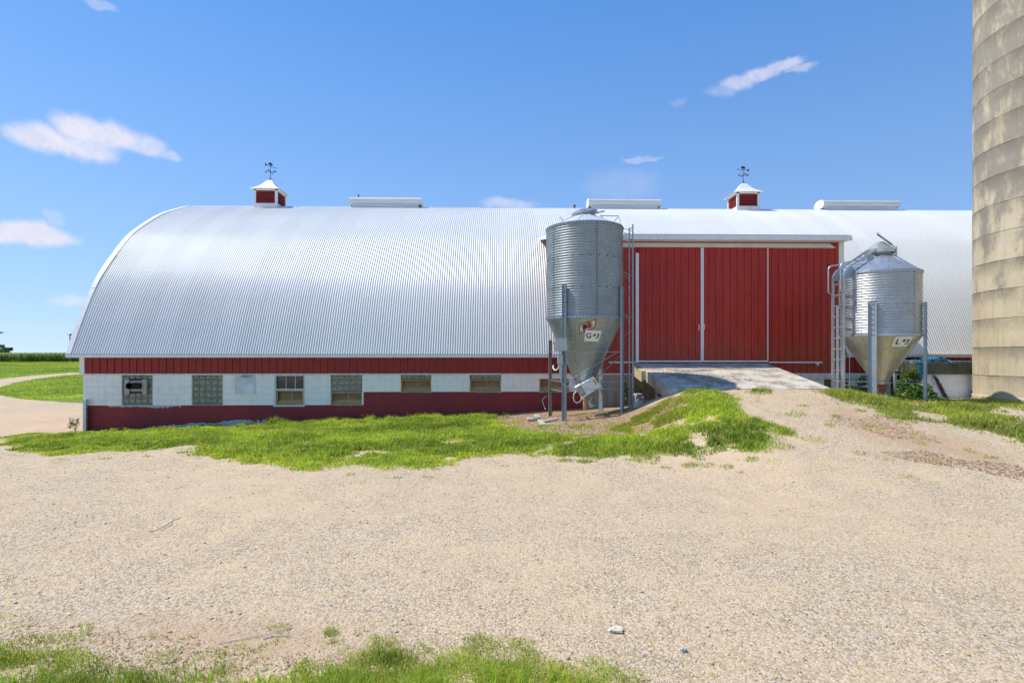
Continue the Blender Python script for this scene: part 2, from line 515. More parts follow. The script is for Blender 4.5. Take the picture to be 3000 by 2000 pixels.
# mown lawn farther off
ln = t.noise(t.scale(p, (1, 1, 1)), .5, 6, .7)
ln2 = t.noise(p, 6, 4, .7)
lawnc = t.mix(t.mr(ln, .3, .7), (.13, .21, .02), (.29, .35, .04))
lawnc = t.mix(t.mr(ln2, .3, .75, 0, .55), lawnc, (.09, .15, .015))
lawnc = t.mix(t.mr(t.noise(p, .16, 3, .6), .52, .75, 0, .5), lawnc, (.24, .27, .07))
ledge = t.math('ADD', mgn, t.math('MULTIPLY', t.math('SUBTRACT', t.noise(p, 1.2, 4, .6), .5), .14))
lf = t.mr(ledge, .49, .52)
gcol = t.mix(lf, gcol, lawnc)
gcol = t.mix(t.math('MULTIPLY', t.math('SUBTRACT', 1., t.mr(edge, .50, .62)), t.math('SUBTRACT', 1., lf)), gcol, t.mix(1., gcol, (1.09, 1.03, .955), 'MULTIPLY'))
hgt = t.math('ADD', t.math('MULTIPLY', t.mr(d1, 0, .6, 1, 0), t.mr(sandy, 0, 1, 1, .45)), t.math('MULTIPLY', t.mr(d2, 0, .5, 1, 0), t.math('MULTIPLY', has2, 1.6)))
hgt = t.math('ADD', hgt, t.math('MULTIPLY', t.noise(p, 140, 3, .7), .8))
nb = t.bump(hgt, .75, .010, t.bump(mid, .35, .08))
t.bsdf(gcol, .92, 0, nb, .25)
ground = np_mesh('ground', np.stack([GX, GY, GZ], -1).reshape(-1, 3), FQ, mg, {'mask': cols})
ground.data.polygons.foreach_set('use_smooth', [True] * len(FQ))
tag(ground, 'pale tan gravel yard rising in a mound to the ramp', 'ground', kind='structure')

# ------------------------------------------------------------------ materials
# white ribbed roof steel
M = {}
def roof_mat(name, tint):
    m, t = new_mat(name); p = t.pos(); x, y, z = t.sep(p)[:3]
    pan = t.math('FLOOR', t.math('MULTIPLY', x, 1 / .686))
    wn = t.node('ShaderNodeTexWhiteNoise', noise_dimensions='1D'); t.put(wn.inputs['W'], pan)
    v = t.mr(wn.outputs['Value'], 0, 1, .96, 1.03)
    st = t.noise(t.scale(p, (9, .5, .5)), 1.4, 5, .65)
    cl = t.mix(1., tint, v, 'MULTIPLY')
    cl = t.mix(t.mr(st, .5, .8, 0, .22), cl, (.50, .50, .49))
    # rows of screws with faint rust rings
    fx = t.math('ABSOLUTE', t.math('SUBTRACT', t.math('FRACT', t.math('MULTIPLY', x, 1 / .2286)), .5))
    fz = t.math('ABSOLUTE', t.math('SUBTRACT', t.math('FRACT', t.math('MULTIPLY', z, 1 / .92)), .2))
    dot = t.math('MULTIPLY', t.math('LESS_THAN', fx, .06), t.math('LESS_THAN', fz, .014))
    cl = t.mix(t.math('MULTIPLY', dot, .35), cl, (.10, .09, .09))
    big = t.noise(p, .5, 3, .5)
    t.bsdf(cl, t.mr(big, .3, .7, .40, .50), .0, t.bump(t.noise(t.scale(p, (3, .6, .6)), 2, 3, .5), .3, .03), .55, coat=.0)
    return m
M['roof'] = roof_mat('roof_steel_white', (.66, .66, .62))
M['hood'] = simple('painted_metal_offwhite', (.66, .69, .68), .4, .1, .16, 4, .1, stretch=(.3, 2, 2))
M['white'] = simple('trim_white', (.82, .81, .76), .45, 0, .10, 3, .1)
M['white2'] = simple('trim_white_weathered', (.66, .66, .62), .6, 0, .22, 6, .2)
def red_mat(name, base, streak_red, mud=False):
    m, t = new_mat(name); p = t.pos()
    s1 = t.noise(t.scale(p, (14, 14, .35)), 1.5, 5, .7)
    s2 = t.noise(t.scale(p, (2.5, 2.5, .8)), 1, 3, .6)
    c = t.mix(t.mr(s1, .35, .72), base, streak_red)  # second, more orange red in vertical streaks
    c = t.mix(t.mr(s2, .45, .75, 0, .4), c, (base[0] * .62, base[1] * .7, base[2] * .8))
    if mud:
        zz = t.sep(p)[2]; mn = t.noise(t.scale(p, (3, 3, 1)), 2.2, 5, .7)
        c = t.mix(t.math('MULTIPLY', t.mr(zz, 1.8, 2.9, .75, 0), t.mr(mn, .4, .65)), c, (.26, .10, .05))
    spk = t.noise(p, 60, 2, .5)
    c = t.mix(t.mr(spk, .70, .76, 0, .25), c, (.5, .42, .4))
    t.bsdf(c, t.mr(s1, .3, .7, .34, .5), 0, t.bump(t.noise(t.scale(p, (1, 1, .5)), 2.2, 3, .5), .25, .03), .35)
    return m
M['red'] = red_mat('siding_red', (.29, .020, .018), (.37, .034, .024))
M['red_door'] = red_mat('door_red', (.40, .020, .016), (.54, .052, .020), True)
M['louver'] = simple('louver_red', (.50, .040, .048), .45, 0, .12, 5)
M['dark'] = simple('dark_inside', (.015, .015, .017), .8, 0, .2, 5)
M['black'] = simple('vane_iron', (.022, .040, .048), .55, .3, .2, 20)
M['blackpipe'] = simple('pipe_black', (.018, .018, .018), .55, 0, .2, 9)
M['woodraw'] = simple('wood_brown', (.46, .28, .11), .8, 0, .35, 4, .4, stretch=(.6, 3, 5))
M['woodgrey'] = simple('wood_grey_boards', (.50, .44, .38), .85, 0, .3, 5, .4, stretch=(5, 3, .6))
M['plywood'] = simple('plywood_dark', (.26, .185, .09), .85, 0, .35, 3, .3, stretch=(.7, 2, 3))
M['mortar'] = simple('mortar_grey', (.30, .35, .31), .85, 0, .2, 20)
M['yellow'] = simple('warning_yellow', (.80, .60, .02), .5, 0, .1, 30)
M['blacktext'] = simple('print_black', (.012, .012, .014), .5, 0, .05, 30)
M['redtext'] = simple('print_red', (.42, .02, .015), .5, 0, .15, 30)
M['sign'] = simple('sign_cream', (.82, .82, .74), .5, 0, .07, 8)
M['tan'] = simple('pvc_tan', (.50, .30, .14), .5, 0, .3, 6)
M['boxgrey'] = simple('control_box_grey', (.46, .49, .45), .5, .1, .10, 5)
M['rust'] = simple('rust_brown', (.20, .085, .04), .8, .2, .5, 9, .5)
M['cloth'] = simple('netting_blue', (.03, .20, .31), .55, 0, .35, 25, .4)
M['rubble'] = simple('rubble_grey', (.46, .45, .41), .9, 0, .3, 14, .8)
M['pole'] = simple('pole_wood', (.20, .17, .14), .9, 0, .3, 3, .4)
M['mower'] = simple('bark', (.12, .09, .06), .9, 0, .4, 6, .8)

def galv(name, base, rough, metal, spang=28, dirt=0.):
    m, t = new_mat(name); p = t.pos()
    v = t.voro(p, spang, out='Color'); g = t.sep(v)[0]
    n = t.noise(p, 2.2, 4, .6)
    streak = t.noise(t.scale(p, (6, 6, .35)), 1.6, 5, .65)
    c = t.mix(1., base, t.mr(g, 0, 1, .90, 1.08), 'MULTIPLY')
    c = t.mix(1., c, t.mr(n, .3, .7, .88, 1.08), 'MULTIPLY')
    if dirt: c = t.mix(t.mr(streak, .52, .78, 0, dirt), c, (.30, .25, .18))
    t.bsdf(c, t.math('ADD', t.mr(g, 0, 1, rough - .05, rough + .06), t.mr(n, .3, .7, -.03, .06)), metal, t.bump(n, .15, .02), .5)
    return m
M['galv_old'] = galv('galvanized_weathered', (.37, .42, .44), .40, .55, 26, .35)
M['galv_new'] = galv('galvanized_bright', (.50, .53, .54), .36, .75, 22, .10)
M['galv_cone'] = galv('galvanized_cone', (.60, .59, .52), .38, .75, 18, .30)
M['galv_leg'] = galv('galvanized_legs', (.36, .40, .42), .5, .4, 30, .12)
M['guard'] = galv('corner_guard', (.60, .68, .70), .5, .3, 24, .1)
M['galv_roof'] = galv('galvanized_roof_pale', (.62, .64, .64), .5, .15, 30, .05)
M['boot'] = simple('boot_rusty', (.24, .10, .045), .75, .3, .5, 10, .4)

# painted block wall: white above, dark red below, with flaking
def wall_mat():
    m, t = new_mat('painted_block_wall'); p = t.pos(); x, y, z = t.sep(p)[:3]
    cm = t.node('ShaderNodeCombineXYZ'); t.put(cm.inputs[0], x); t.put(cm.inputs[1], z)
    br = t.node('ShaderNodeTexBrick')
    t.put(br.inputs['Vector'], cm.outputs[0])
    br.inputs['Scale'].default_value = 1.0
    br.inputs['Brick Width'].default_value = .406; br.inputs['Row Height'].default_value = .203
    br.inputs['Mortar Size'].default_value = .006; br.inputs['Mortar Smooth'].default_value = .3
    br.offset = .5
    mort = br.outputs['Fac']
    n1 = t.noise(p, 3.5, 6, .68); n2 = t.noise(p, 26, 4, .7); n0 = t.noise(p, 1.1, 3, .5)
    white = t.mix(1., (.93, .89, .80), t.mr(n1, .3, .7, .93, 1.04), 'MULTIPLY')
    white = t.mix(t.math('MULTIPLY', mort, .42), white, (.42, .42, .40))
    chip = t.mr(t.noise(p, 7, 6, .8), .735, .75, 0, .85)
    white = t.mix(chip, white, (.22, .21, .20))
    red = t.mix(t.mr(n1, .3, .7), (.25, .024, .026), (.32, .040, .036))
    red = t.mix(t.mr(n0, .4, .7, 0, .45), red, (.20, .028, .034))
    red = t.mix(t.math('MULTIPLY', mort, .25), red, (.09, .02, .02))
    # grey flakes: near the paint edge at the left, near the ground, and scattered
    nf = t.noise(t.scale(p, (1, 1, 1.4)), 2.6, 7, .72)
    low = t.mr(z, WZ(1243, 16.85) - .0, WZ(1200, 16.85), .13, 0)
    gr = t.mr(x, -12.4, -7.2, -.40, -.02)
    dz = t.math('SUBTRACT', z, gr)
    foot = t.mr(dz, .02, .13, .36, 0)
    foot = t.math('MULTIPLY', foot, t.math('MULTIPLY', t.mr(x, -11.6, -10.8), t.mr(x, -7.2, -8.0)))
    topf = t.math('MULTIPLY', t.mr(z, .30, .45, 0, .38), t.math('MULTIPLY', t.mr(x, -12.5, -12.2), t.mr(x, -9.8, -10.3)))
    foot2 = t.math('MULTIPLY', t.mr(z, .26, .1, 0, .13), t.mr(x, -4.6, -4.0))
    fl = t.math('ADD', t.math('ADD', nf, foot), t.math('ADD', topf, foot2))
    flake = t.mr(fl, .70, .715)
    fcol = t.mix(n2, (.40, .39, .36), (.58, .56, .51))
    red = t.mix(flake, red, fcol)
    gr2 = t.mr(t.noise(t.scale(p, (5, 5, .7)), 1.2, 5, .7), .5, .75, 0, .22)
    white = t.mix(gr2, white, (.45, .43, .37))
    line = t.math('ADD', t.math('MULTIPLY', t.math('GREATER_THAN', x, -4.35), .413), .446)
    line = t.math('ADD', line, t.math('MULTIPLY', t.math('SUBTRACT', n2, .5), .012))
    low_ = t.math('LESS_THAN', z, line)
    col = t.mix(low_, white, red)
    # bare concrete behind the bin and under the landing
    bare = t.mix(n1, (.30, .26, .21), (.42, .37, .30))
    bare = t.mix(t.mr(t.noise(t.scale(p, (3, 3, .5)), 1.5, 4, .6), .45, .7, 0, .5), bare, (.14, .125, .10))
    isb = t.math('MULTIPLY', t.math('GREATER_THAN', x, 2.72), t.math('LESS_THAN', x, 9.5))
    col = t.mix(isb, col, bare)
    hb = t.math('SUBTRACT', t.math('MULTIPLY', n2, .35), t.math('MULTIPLY', mort, .8))
    t.bsdf(col, .62, 0, t.bump(hb, .35, .006, t.bump(flake, -.25, .004)), .35)
    return m
M['wall'] = wall_mat()

def concrete(name, a, b, stain, amt=.5, sc=1.0):
    m, t = new_mat(name); p = t.pos()
    n1 = t.noise(p, 1.2 * sc, 6, .65); n2 = t.noise(p, 18 * sc, 5, .7); n3 = t.noise(t.scale(p, (1, 1, .6)), 2.6 * sc, 6, .7)
    c = t.mix(t.mr(n1, .3, .7), a, b)
    c = t.mix(t.mr(n3, .46, .66, 0, amt), c, stain)
    c = t.mix(t.mr(n2, .3, .75, 0, .25), c, (a[0] * .6, a[1] * .6, a[2] * .6))
    t.bsdf(c, .88, 0, t.bump(n2, .4, .008), .25)
    return m
M['ramp'] = concrete('ramp_concrete', (.60, .54, .43), (.72, .66, .54), (.27, .21, .145), .9)
M['ledge'] = concrete('ledge_concrete', (.50, .44, .26), (.60, .53, .33), (.32, .28, .15), .5)
M['mossy'] = concrete('mossy_slab', (.085, .095, .065), (.14, .14, .11), (.035, .05, .025), .7)
M['pad'] = concrete('pad_concrete', (.50, .46, .38), (.60, .56, .47), (.24, .17, .11), .6)
def silo_mat():
    m, t = new_mat('silo_concrete'); p = t.pos(); x, y, z = t.sep(p)[:3]
    n1 = t.noise(p, .9, 6, .65, .3); n2 = t.noise(p, 22, 5, .7); n3 = t.noise(t.scale(p, (1.3, 1.3, .55)), 1.5, 7, .72)
    hi = t.mr(z, 3.0, 7.5)
    c = t.mix(t.mr(n1, .3, .7), (.56, .46, .30), (.66, .565, .385))
    grey = t.mix(n2, (.22, .20, .155), (.40, .36, .28))
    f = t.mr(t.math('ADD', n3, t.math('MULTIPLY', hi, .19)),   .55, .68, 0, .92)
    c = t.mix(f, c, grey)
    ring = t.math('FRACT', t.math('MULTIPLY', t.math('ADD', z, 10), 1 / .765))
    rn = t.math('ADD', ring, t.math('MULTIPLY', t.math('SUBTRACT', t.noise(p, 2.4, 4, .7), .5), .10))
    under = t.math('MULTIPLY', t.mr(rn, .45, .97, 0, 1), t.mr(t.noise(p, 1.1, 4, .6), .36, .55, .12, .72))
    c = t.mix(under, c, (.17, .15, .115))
    seam = t.mr(t.math('ABSOLUTE', t.math('SUBTRACT', rn, .985)), .0, .016, 1, 0)
    ang = t.math('ARCTAN2', t.math('SUBTRACT', x, SILO_C[0]), t.math('SUBTRACT', y, SILO_C[1]))
    vs_ = t.math('FRACT', t.math('MULTIPLY', ang, 5.7))
    vline = t.mr(t.math('ABSOLUTE', t.math('SUBTRACT', t.math('ADD', vs_, t.math('MULTIPLY', t.math('SUBTRACT', n2, .5), .02)), .5)), 0, .012, .4, 0)
    drip = t.mr(t.noise(t.scale(p, (5, 5, .22)), 1.3, 5, .7), .52, .72, 0, .42)
    c = t.mix(drip, c, (.26, .22, .16))
    c = t.mix(vline, c, (.20, .17, .13))
    c = t.mix(t.math('MULTIPLY', seam, .8), c, (.06, .05, .04))
    patch = t.math('MULTIPLY', t.mr(n1, .58, .62), t.mr(t.noise(p, 3.5, 3, .6), .5, .55, 0, .3))
    c = t.mix(patch, c, (.66, .60, .48))
    t.bsdf(c, .9, 0, t.bump(t.math('ADD', n2, t.math('MULTIPLY', seam, -2.5)), .55, .012, t.bump(n3, .4, .05)), .2)
    return m
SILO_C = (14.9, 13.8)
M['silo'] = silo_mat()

def glassblock():
    m, t = new_mat('glass_block'); p = t.pos()
    cell = t.voro(t.scale(p, (1, 0, 1)), 5.0, out='Color', rand=1.)
    n = t.noise(t.scale(p, (1, 1, 1.4)), 9, 4, .6, 1.2)
    c = t.mix(t.mr(n, .35, .65), (.075, .085, .055), (.31, .265, .17))
    c = t.mix(t.mr(t.sep(cell)[0], .3, .8, 0, .6), c, (.20, .26, .20))
    t.bsdf(c, .12, 0, t.bump(t.noise(p, 14, 2, .5, .8), .4, .02), .7, coat=.4)
    return m
M['gblock'] = glassblock()
def panes():
    m, t = new_mat('old_window_glass'); p = t.pos(); z = t.sep(p)[2]
    n = t.noise(p, 3, 5, .65)
    c = t.mix(t.mr(t.math('ADD', n, t.mr(z, 1.1, 1.42, 0, .25)), .52, .80), (.010, .018, .026), (.12, .15, .145))
    t.bsdf(c, .1, 0, None, .6)
    return m
M['glass'] = panes()
def peelply():
    m, t = new_mat('peeling_painted_plywood'); p = t.pos(); x, y, z = t.sep(p)[:3]
    wv = t.noise(t.scale(p, (5, 1, 1.2)), 4, 6, .75, 2.0)
    crack = t.mr(t.math('ABSOLUTE', t.math('SUBTRACT', wv, .5)), 0, .032, 1, 0)
    crack = t.math('MULTIPLY', crack, t.mr(t.noise(p, 2.2, 3, .5), .36, .46))
    c = t.mix(crack, (.76, .80, .80), (.20, .20, .19))
    t.bsdf(c, .7, 0, t.bump(crack, -.3, .004), .3)
    return m
M['peel'] = peelply()

# ------------------------------------------------------------------ lettering helper
def text_geo(s, size, depth=0.002, bold=0.0, shear=0.0):
    cu = bpy.data.curves.new('lettering', 'FONT')
    cu.body = s; cu.size = size; cu.extrude = depth; cu.offset = bold; cu.shear = shear
    cu.align_x = 'CENTER'; cu.align_y = 'CENTER'; cu.resolution_u = 3
    o = bpy.data.objects.new('lettering', cu); COL.objects.link(o)
    me = bpy.data.meshes.new_from_object(o.evaluated_get(bpy.context.evaluated_depsgraph_get()))
    vs = [tuple(v.co) for v in me.vertices]; fs = [tuple(p.vertices) for p in me.polygons]
    bpy.data.objects.remove(o); bpy.data.curves.remove(cu); bpy.data.meshes.remove(me)
    return vs, fs

# ------------------------------------------------------------------ BARN
YW = 16.85; YE = 16.60
X0, ZE = W(192, 1037, YE)
XR = 26.0
gp = [(0, 2.053), (.583, 3.385), (1.15, 4.456), (1.789, 5.30), (2.366, 5.98), (2.974, 6.55), (4.465, 7.56), (6.15, 8.33), (6.55, 8.435)]
def catmull(P, per):
    P = [np.array(q, float) for q in P]
    P = [2 * P[0] - P[1]] + P + [2 * P[-1] - P[-2]]
    out = []
    for i in range(1, len(P) - 2):
        for k in range(per):
            t = k / per
            a, b, c, d = P[i - 1:i + 3]
            out.append(.5 * (2 * b + (c - a) * t + (2 * a - 5 * b + 4 * c - d) * t * t + (3 * b - a - 3 * c + d) * t ** 3))
    out.append(P[-2])
    return np.array(out)
half = catmull(gp, 8)
for _ in range(5):
    half[1:-1] = (half[:-2] + 2 * half[1:-1] + half[2:]) / 4
NH = len(half)
prof = np.concatenate([half, [(2 * half[-1, 0] - a, b) for a, b in half[-2::-1]]])
def arch_z(y):
    return float(np.interp(y - YE, half[:, 0], half[:, 1]))
def arch_y(z):
    return float(np.interp(z, half[:, 1], half[:, 0])) + YE
PITCH = .0762
tan = np.gradient(prof, axis=0); tan /= np.linalg.norm(tan, axis=1)[:, None]
nor = np.stack([-tan[:, 1], tan[:, 0]], -1)
barn = thing('barn', 'long red and white barn with a white ribbed arched roof and two red louvered cupolas', 'barn', (1.0, YW, 0))
def arch_sheet(name, xs, disp, mat, off=0., parent=barn, i0=0, i1=None, th=0.):
    XDL, XDR, YBK = WX(1640, YW), WX(2468, YW), 19.3
    pr = prof[i0:i1]; nr = nor[i0:i1]
    A = pr[:, None, :] + nr[:, None, :] * (disp[None, :, None] + off)
    V = np.stack([np.broadcast_to(xs[None, :], A.shape[:2]) - WLOC[parent.name][0], A[..., 0] + YE - WLOC[parent.name][1], A[..., 1]], -1)
    h, wd = A.shape[:2]; ix = np.arange(h * wd).reshape(h, wd)
    Q = np.stack([ix[:-1, :-1], ix[:-1, 1:], ix[1:, 1:], ix[1:, :-1]], -1).reshape(-1, 4)
    Vf = V.reshape(-1, 3); cx = Vf[Q, 0].mean(1) + WLOC[parent.name][0]; cyy = Vf[Q, 1].mean(1) + WLOC[parent.name][1]
    Q = Q[~((cx > XDL) & (cx < XDR) & (cyy < YBK))]
    o = np_mesh(name, Vf, Q, mat)
    o.data.polygons.foreach_set('use_smooth', [True] * len(Q))
    o.parent = parent
    return o
xs = np.arange(X0 + .13, XR, PITCH / 6)
XDL, XDR = WX(1640, YW), WX(2468, YW)
YBK = 19.35
roof = arch_sheet('roof', xs, .0088 * np.cos((xs - X0) / PITCH * 2 * pi), M['roof'])
# gable end trim: segmented flat strip folded round the edge
segs = [0, 14, 26, 38, 50, NH - 1, NH + 20, NH + 40, len(prof) - 1]
mb = MB()
for a, b in zip(segs[:-1], segs[1:]):
    for i in range(a, b):
        vs = []
        for j in (i, i + 1):
            q = prof[j]; n = nor[j]; lift = .017 + (.006 if segs.index(a) % 2 else 0)
            o1 = q + n * lift; o2 = q - n * .14
            vs += [(X0, YE + o1[0], o1[1]), (X0 + .16, YE + o1[0], o1[1]), (X0, YE + o2[0], o2[1]), (X0 + .02, YE + o2[0], o2[1])]
        mb.add(vs, [(0, 4, 5, 1), (0, 2, 6, 4), (2, 3, 7, 6), (3, 1, 5, 7)])
mb.build('gable_trim', M['white'], barn)
# underside lining so the shell has thickness
arch_sheet('roof_lining', np.array([X0 + .03, -4, XDL - .01, XDR + .01, 15, XR]), np.zeros(6), M['woodgrey'], -.05)

zf = ZE
for fa, fb in ((X0, XDL), (XDR + .015, XR)):
    mb = MB()
    mb.box(fa, fb, YE - .012, YE + .010, zf - .105, zf - .012)
    mb.box(fa + .01, fb, YE + .010, YW - .03, zf - .105, zf - .085)
    mb.build('eave_fascia', M['white'], barn)

# siding
def rib_x(x0, x1, y, p=.2286, h=.018, phase=0.):
    out = []
    k = math.floor((x0 - phase) / p) - 1
    while True:
        c = phase + k * p
        if c > x1 + p: break
        for dx, o in ((-.022, 0), (-.014, h), (.014, h), (.022, 0), (.082, 0), (.087, .004), (.099, .004), (.104, 0), (.132, 0), (.137, .004), (.149, .004), (.154, 0)):
            x = c + dx
            if x0 < x < x1: out.append((x, y - o))
        k += 1
    return [(x0, y)] + out + [(x1, y)]
def ribbed(mb, x0, x1, y, z0, z1, **k):
    k.setdefault('h', .026)
    P = rib_x(x0, x1, y, **k); n = len(P)
    mb.add([(a, b, z0) for a, b in P] + [(a, b, z1) for a, b in P], [(i, i + 1, n + i + 1, n + i) for i in range(n - 1)])
ZS = WZ(1095, YW)                          # lower edge of the red siding
mb = MB(); ribbed(mb, WX(251, YW), XDL, YW - .02, ZS + .02, zf - .10); mb.build('siding', M['red'], barn)
mb = MB(); ribbed(mb, XDR, XR, YW - .02, ZS + .02, zf - .10); mb.build('siding', M['red'], barn)
mb = MB()
mb.box(WX(236, YW), WX(251, YW), YW - .05, YW + .1, ZS - .01, zf - .10)
mb.box(WX(246.5, YW), WX(251, YW), YW - .065, YW - .05, ZS, zf - .10)
mb.build('corner_trim', M['white'], barn)
mb = MB()
mb.box(WX(243, YW), XR, YW - .035, YW + .0, ZS - .028, ZS + .018)
mb.build('sill_trim', M['white2'], barn)
mb = MB(); mb.box(WX(2250, YW), WX(2600, YW), YW - .045, YW + .01, WZ(1111, YW), ZS - .03)
mb.build('foundation_board', M['white2'], barn)

# block wall with real openings
OPEN = {}
def op(px0, px1, py0, py1):
    return (WX(px0, YW), WX(px1, YW), WZ(py1, YW), WZ(py0, YW))
ops = [op(356, 447, 1097.5, 1184.5), op(561.5, 652.5, 1097.5, 1184.5), op(803, 893, 1097.5, 1187), op(968.5, 1061, 1097.5, 1184.5),
       op(1174, 1263.5, 1097.5, 1147), op(1376, 1468, 1097.5, 1147), op(1580, 1668, 1108.5, 1147),
       op(2414, 2446, 1111.5, 1160), op(2473, 2493, 1111.5, 1160), op(2603, 2626, 1098, 1140)]
XL = WX(243.5, YW)
xc = sorted({XL, XR} | {v for o in ops for v in o[:2]})
zc = sorted({-.9, ZS - .01} | {v for o in ops for v in o[2:]})
mb = MB()
for i in range(len(xc) - 1):
    for j in range(len(zc) - 1):
        cx, cz = (xc[i] + xc[i + 1]) / 2, (zc[j] + zc[j + 1]) / 2
        if any(a < cx < b and c < cz < d for a, b, c, d in ops): continue
        mb.add([(xc[i], YW, zc[j]), (xc[i + 1], YW, zc[j]), (xc[i + 1], YW, zc[j + 1]), (xc[i], YW, zc[j + 1])], [(0, 1, 2, 3)])
for a, b, c, d in ops:
    y0, y1 = YW, YW + .2
    mb.add([(a, y0, c), (b, y0, c), (b, y0, d), (a, y0, d), (a, y1, c), (b, y1, c), (b, y1, d), (a, y1, d)],
           [(0, 1, 5, 4), (2, 3, 7, 6), (1, 2, 6, 5), (3, 0, 4, 7)])
mb.build('block_wall', M['wall'], barn)
# gable end (faces left, unseen from the yard)
gw = [(YW + .02, -.9), (YW + .02, 2.0)] + [(YE + prof[i][0], prof[i][1] - .08) for i in range(4, len(prof) - 4, 5)] + [(YE + prof[-1][0] - .25, 2.0), (YE + prof[-1][0] - .25, -.9)]
mb = MB(); mb.prism(gw, lambda p, q, t: (t, p, q), XL + .02, XL + .2)
mb.build('gable_wall', M['red'], barn)
mb = MB(); mb.prism(gw, lambda p, q, t: (t, p, q), XR - .4, XR - .2); mb.build('gable_wall', M['red'], barn)
mb = MB(); mb.box(XL + .2, XR - .4, YE + prof[-1][0] - .45, YE + prof[-1][0] - .25, -.9, 2.0); mb.build('back_wall', M['red'], barn)
mb = MB(); mb.box(XL + .2, XR - .4, YW + .5, YW + .6, -.9, 2.0); mb.build('inner_wall', M['dark'], barn)
# metal guard on the corner
mb = MB()
gx0, gx1 = WX(229.5, YW - .3), WX(247, YW - .12)
z1 = WZ(1168, YW - .2); z0 = -.75
for k in range(9):
    a = gx0 - .02 + (gx1 - gx0) * k / 9; b = gx0 - .02 + (gx1 - gx0) * (k + .72) / 9
mb.prism([(gx0, YW + .6), (gx0 - .02, YW - .08), (gx0 + .03, YW - .16), (gx0 + .05, YW - .13), (gx0 + .07, YW - .165), (gx0 + .10, YW - .13), (gx0 + .12, YW - .165), (gx1, YW - .16), (gx1 + .012, YW - .13), (gx1, YW - .01), (gx0 + .04, YW - .01), (gx0 + .03, YW + .6)],
         lambda p, q, t: (p, q, t), z0, z1)
mb.build('corner_guard', M['guard'], barn)

# windows
def glass_blocks(parent, a, b, c, d, cut=None):
    n = 5; sp = (b - a) / n; z = d - .012; first = True
    rows = []
    top = d
    while top > c + .02:
        hgt = min(.19, top - c) if rows else min(.155 if (d - c) > .2 else d - c, top - c)
        rows.append((top - hgt, top)); top -= hgt
    for (za, zb) in rows:
        for k in range(n):
            xa, xb = a + k * sp, a + (k + 1) * sp
            if cut and cut[0] < (xa + xb) / 2 < cut[1] and cut[2] < (za + zb) / 2 < cut[3]: continue
            g = .009; y = YW + .075
            mb = MB()
            i = .022
            vs = [(xa + g, y, za + g), (xb - g, y, za + g), (xb - g, y, zb - g), (xa + g, y, zb - g),
                  (xa + g + i, y - .018, za + g + min(i, (zb - za) / 4)), (xb - g - i, y - .018, za + g + min(i, (zb - za) / 4)), (xb - g - i, y - .018, zb - g - min(i, (zb - za) / 4)), (xa + g + i, y - .018, zb - g - min(i, (zb - za) / 4))]
            mb.add(vs, [(4, 5, 6, 7), (0, 1, 5, 4), (1, 2, 6, 5), (2, 3, 7, 6), (3, 0, 4, 7)])
            mb.build('glass_block', M['gblock'], parent)
def back_panel(a, b, c, d, mat, label, name='window', dy=.085):
    mb = MB(); mb.box(a, b, YW + dy, YW + dy + .04, c, d)
    return mb.build(name, mat, barn, label=label)
def wood_box(parent, a, b, c, d, lip=True):
    y = YW
    mb = MB()
    w_ = .045
    mb.box(a, a + w_, y + .01, y + .075, c, d); mb.box(b - w_, b, y + .01, y + .075, c, d)
    mb.box(a + w_, b - w_, y + .012, y + .073, d - .035, d)
    mb.box(a + w_, b - w_, y + .012, y + .073, c, c + .03)
    m = a + (b - a) * .54
    mb.box(m - .02, m + .02, y + .10, y + .12, c + .13, d - .04)
    mb.build('wooden_frame', M['woodraw'], parent)
    mb = MB(); mb.box(a + w_, b - w_, y + .12, y + .14, c + .03, d - .035); mb.build('plywood_panel', M['plywood'], parent)
    mb = MB()
    mb.add([(a + w_, y + .05, c + .03), (b - w_, y + .05, c + .03), (b - w_, y + .11, c + .15), (a + w_, y + .11, c + .15),
            (a + w_, y + .07, c + .03), (b - w_, y + .07, c + .03), (b - w_, y + .13, c + .15), (a + w_, y + .13, c + .15)],
           [(0, 1, 2, 3), (3, 2, 6, 7), (5, 4, 7, 6), (0, 3, 7, 4), (1, 5, 6, 2)])
    mb.build('lower_board', M['woodraw'], parent)
    if lip:
        mb = MB()
        x = a - .03
        while x < b + .03:
            x2 = min(b + .03, x + random.uniform(.05, .14)); hh = random.uniform(.012, .035)
            mb.box(x, x2, y - .018, y + .02, c - hh, c + .008); x = x2 + .001
        mb.build('plaster_sill', M['mortar'], parent)

a, b, c, d = ops[0]
w1 = back_panel(a, b, c, d, M['mortar'], 'glass block window with a black pipe boxed through its middle')
cut = (WX(383, YW), WX(419, YW), WZ(1148, YW), WZ(1111, YW))
glass_blocks(w1, a, b, c, d, cut)
mb = MB(); mb.box(cut[0] - .04, cut[1] + .04, YW + .03, YW + .05, cut[2], cut[3]); mb.build('pipe_plate', M['woodgrey'], w1)
for q0, q1 in ((cut[2] - .02, cut[2] + .03), (cut[3] - .02, cut[3] + .03)):
    mb = MB(); mb.box(cut[0] - .03, cut[1] + .03, YW + .0, YW + .03, q0, q1); mb.build('plate_frame', M['dark'], w1)
for p0, p1 in ((366.5, 379.5), (418, 430.5)):
    mb = MB(); mb.box(WX(p0, YW), WX(p1, YW), YW - .035, YW + .028, WZ(1153, YW), WZ(1110, YW)); mb.build('board', M['woodgrey'], w1, bevel=.004)
px_, pz_ = WX(407, YW), WZ(1129, YW)
mb = MB()
mb.tube([(px_, YW + .06, pz_), (px_ + .0, YW - .46, pz_ + .03)], .098, 24, cap=False)
mb.tube([(px_ + .0, YW - .46, pz_ + .03), (px_, YW + .06, pz_)], .090, 24, cap=False)
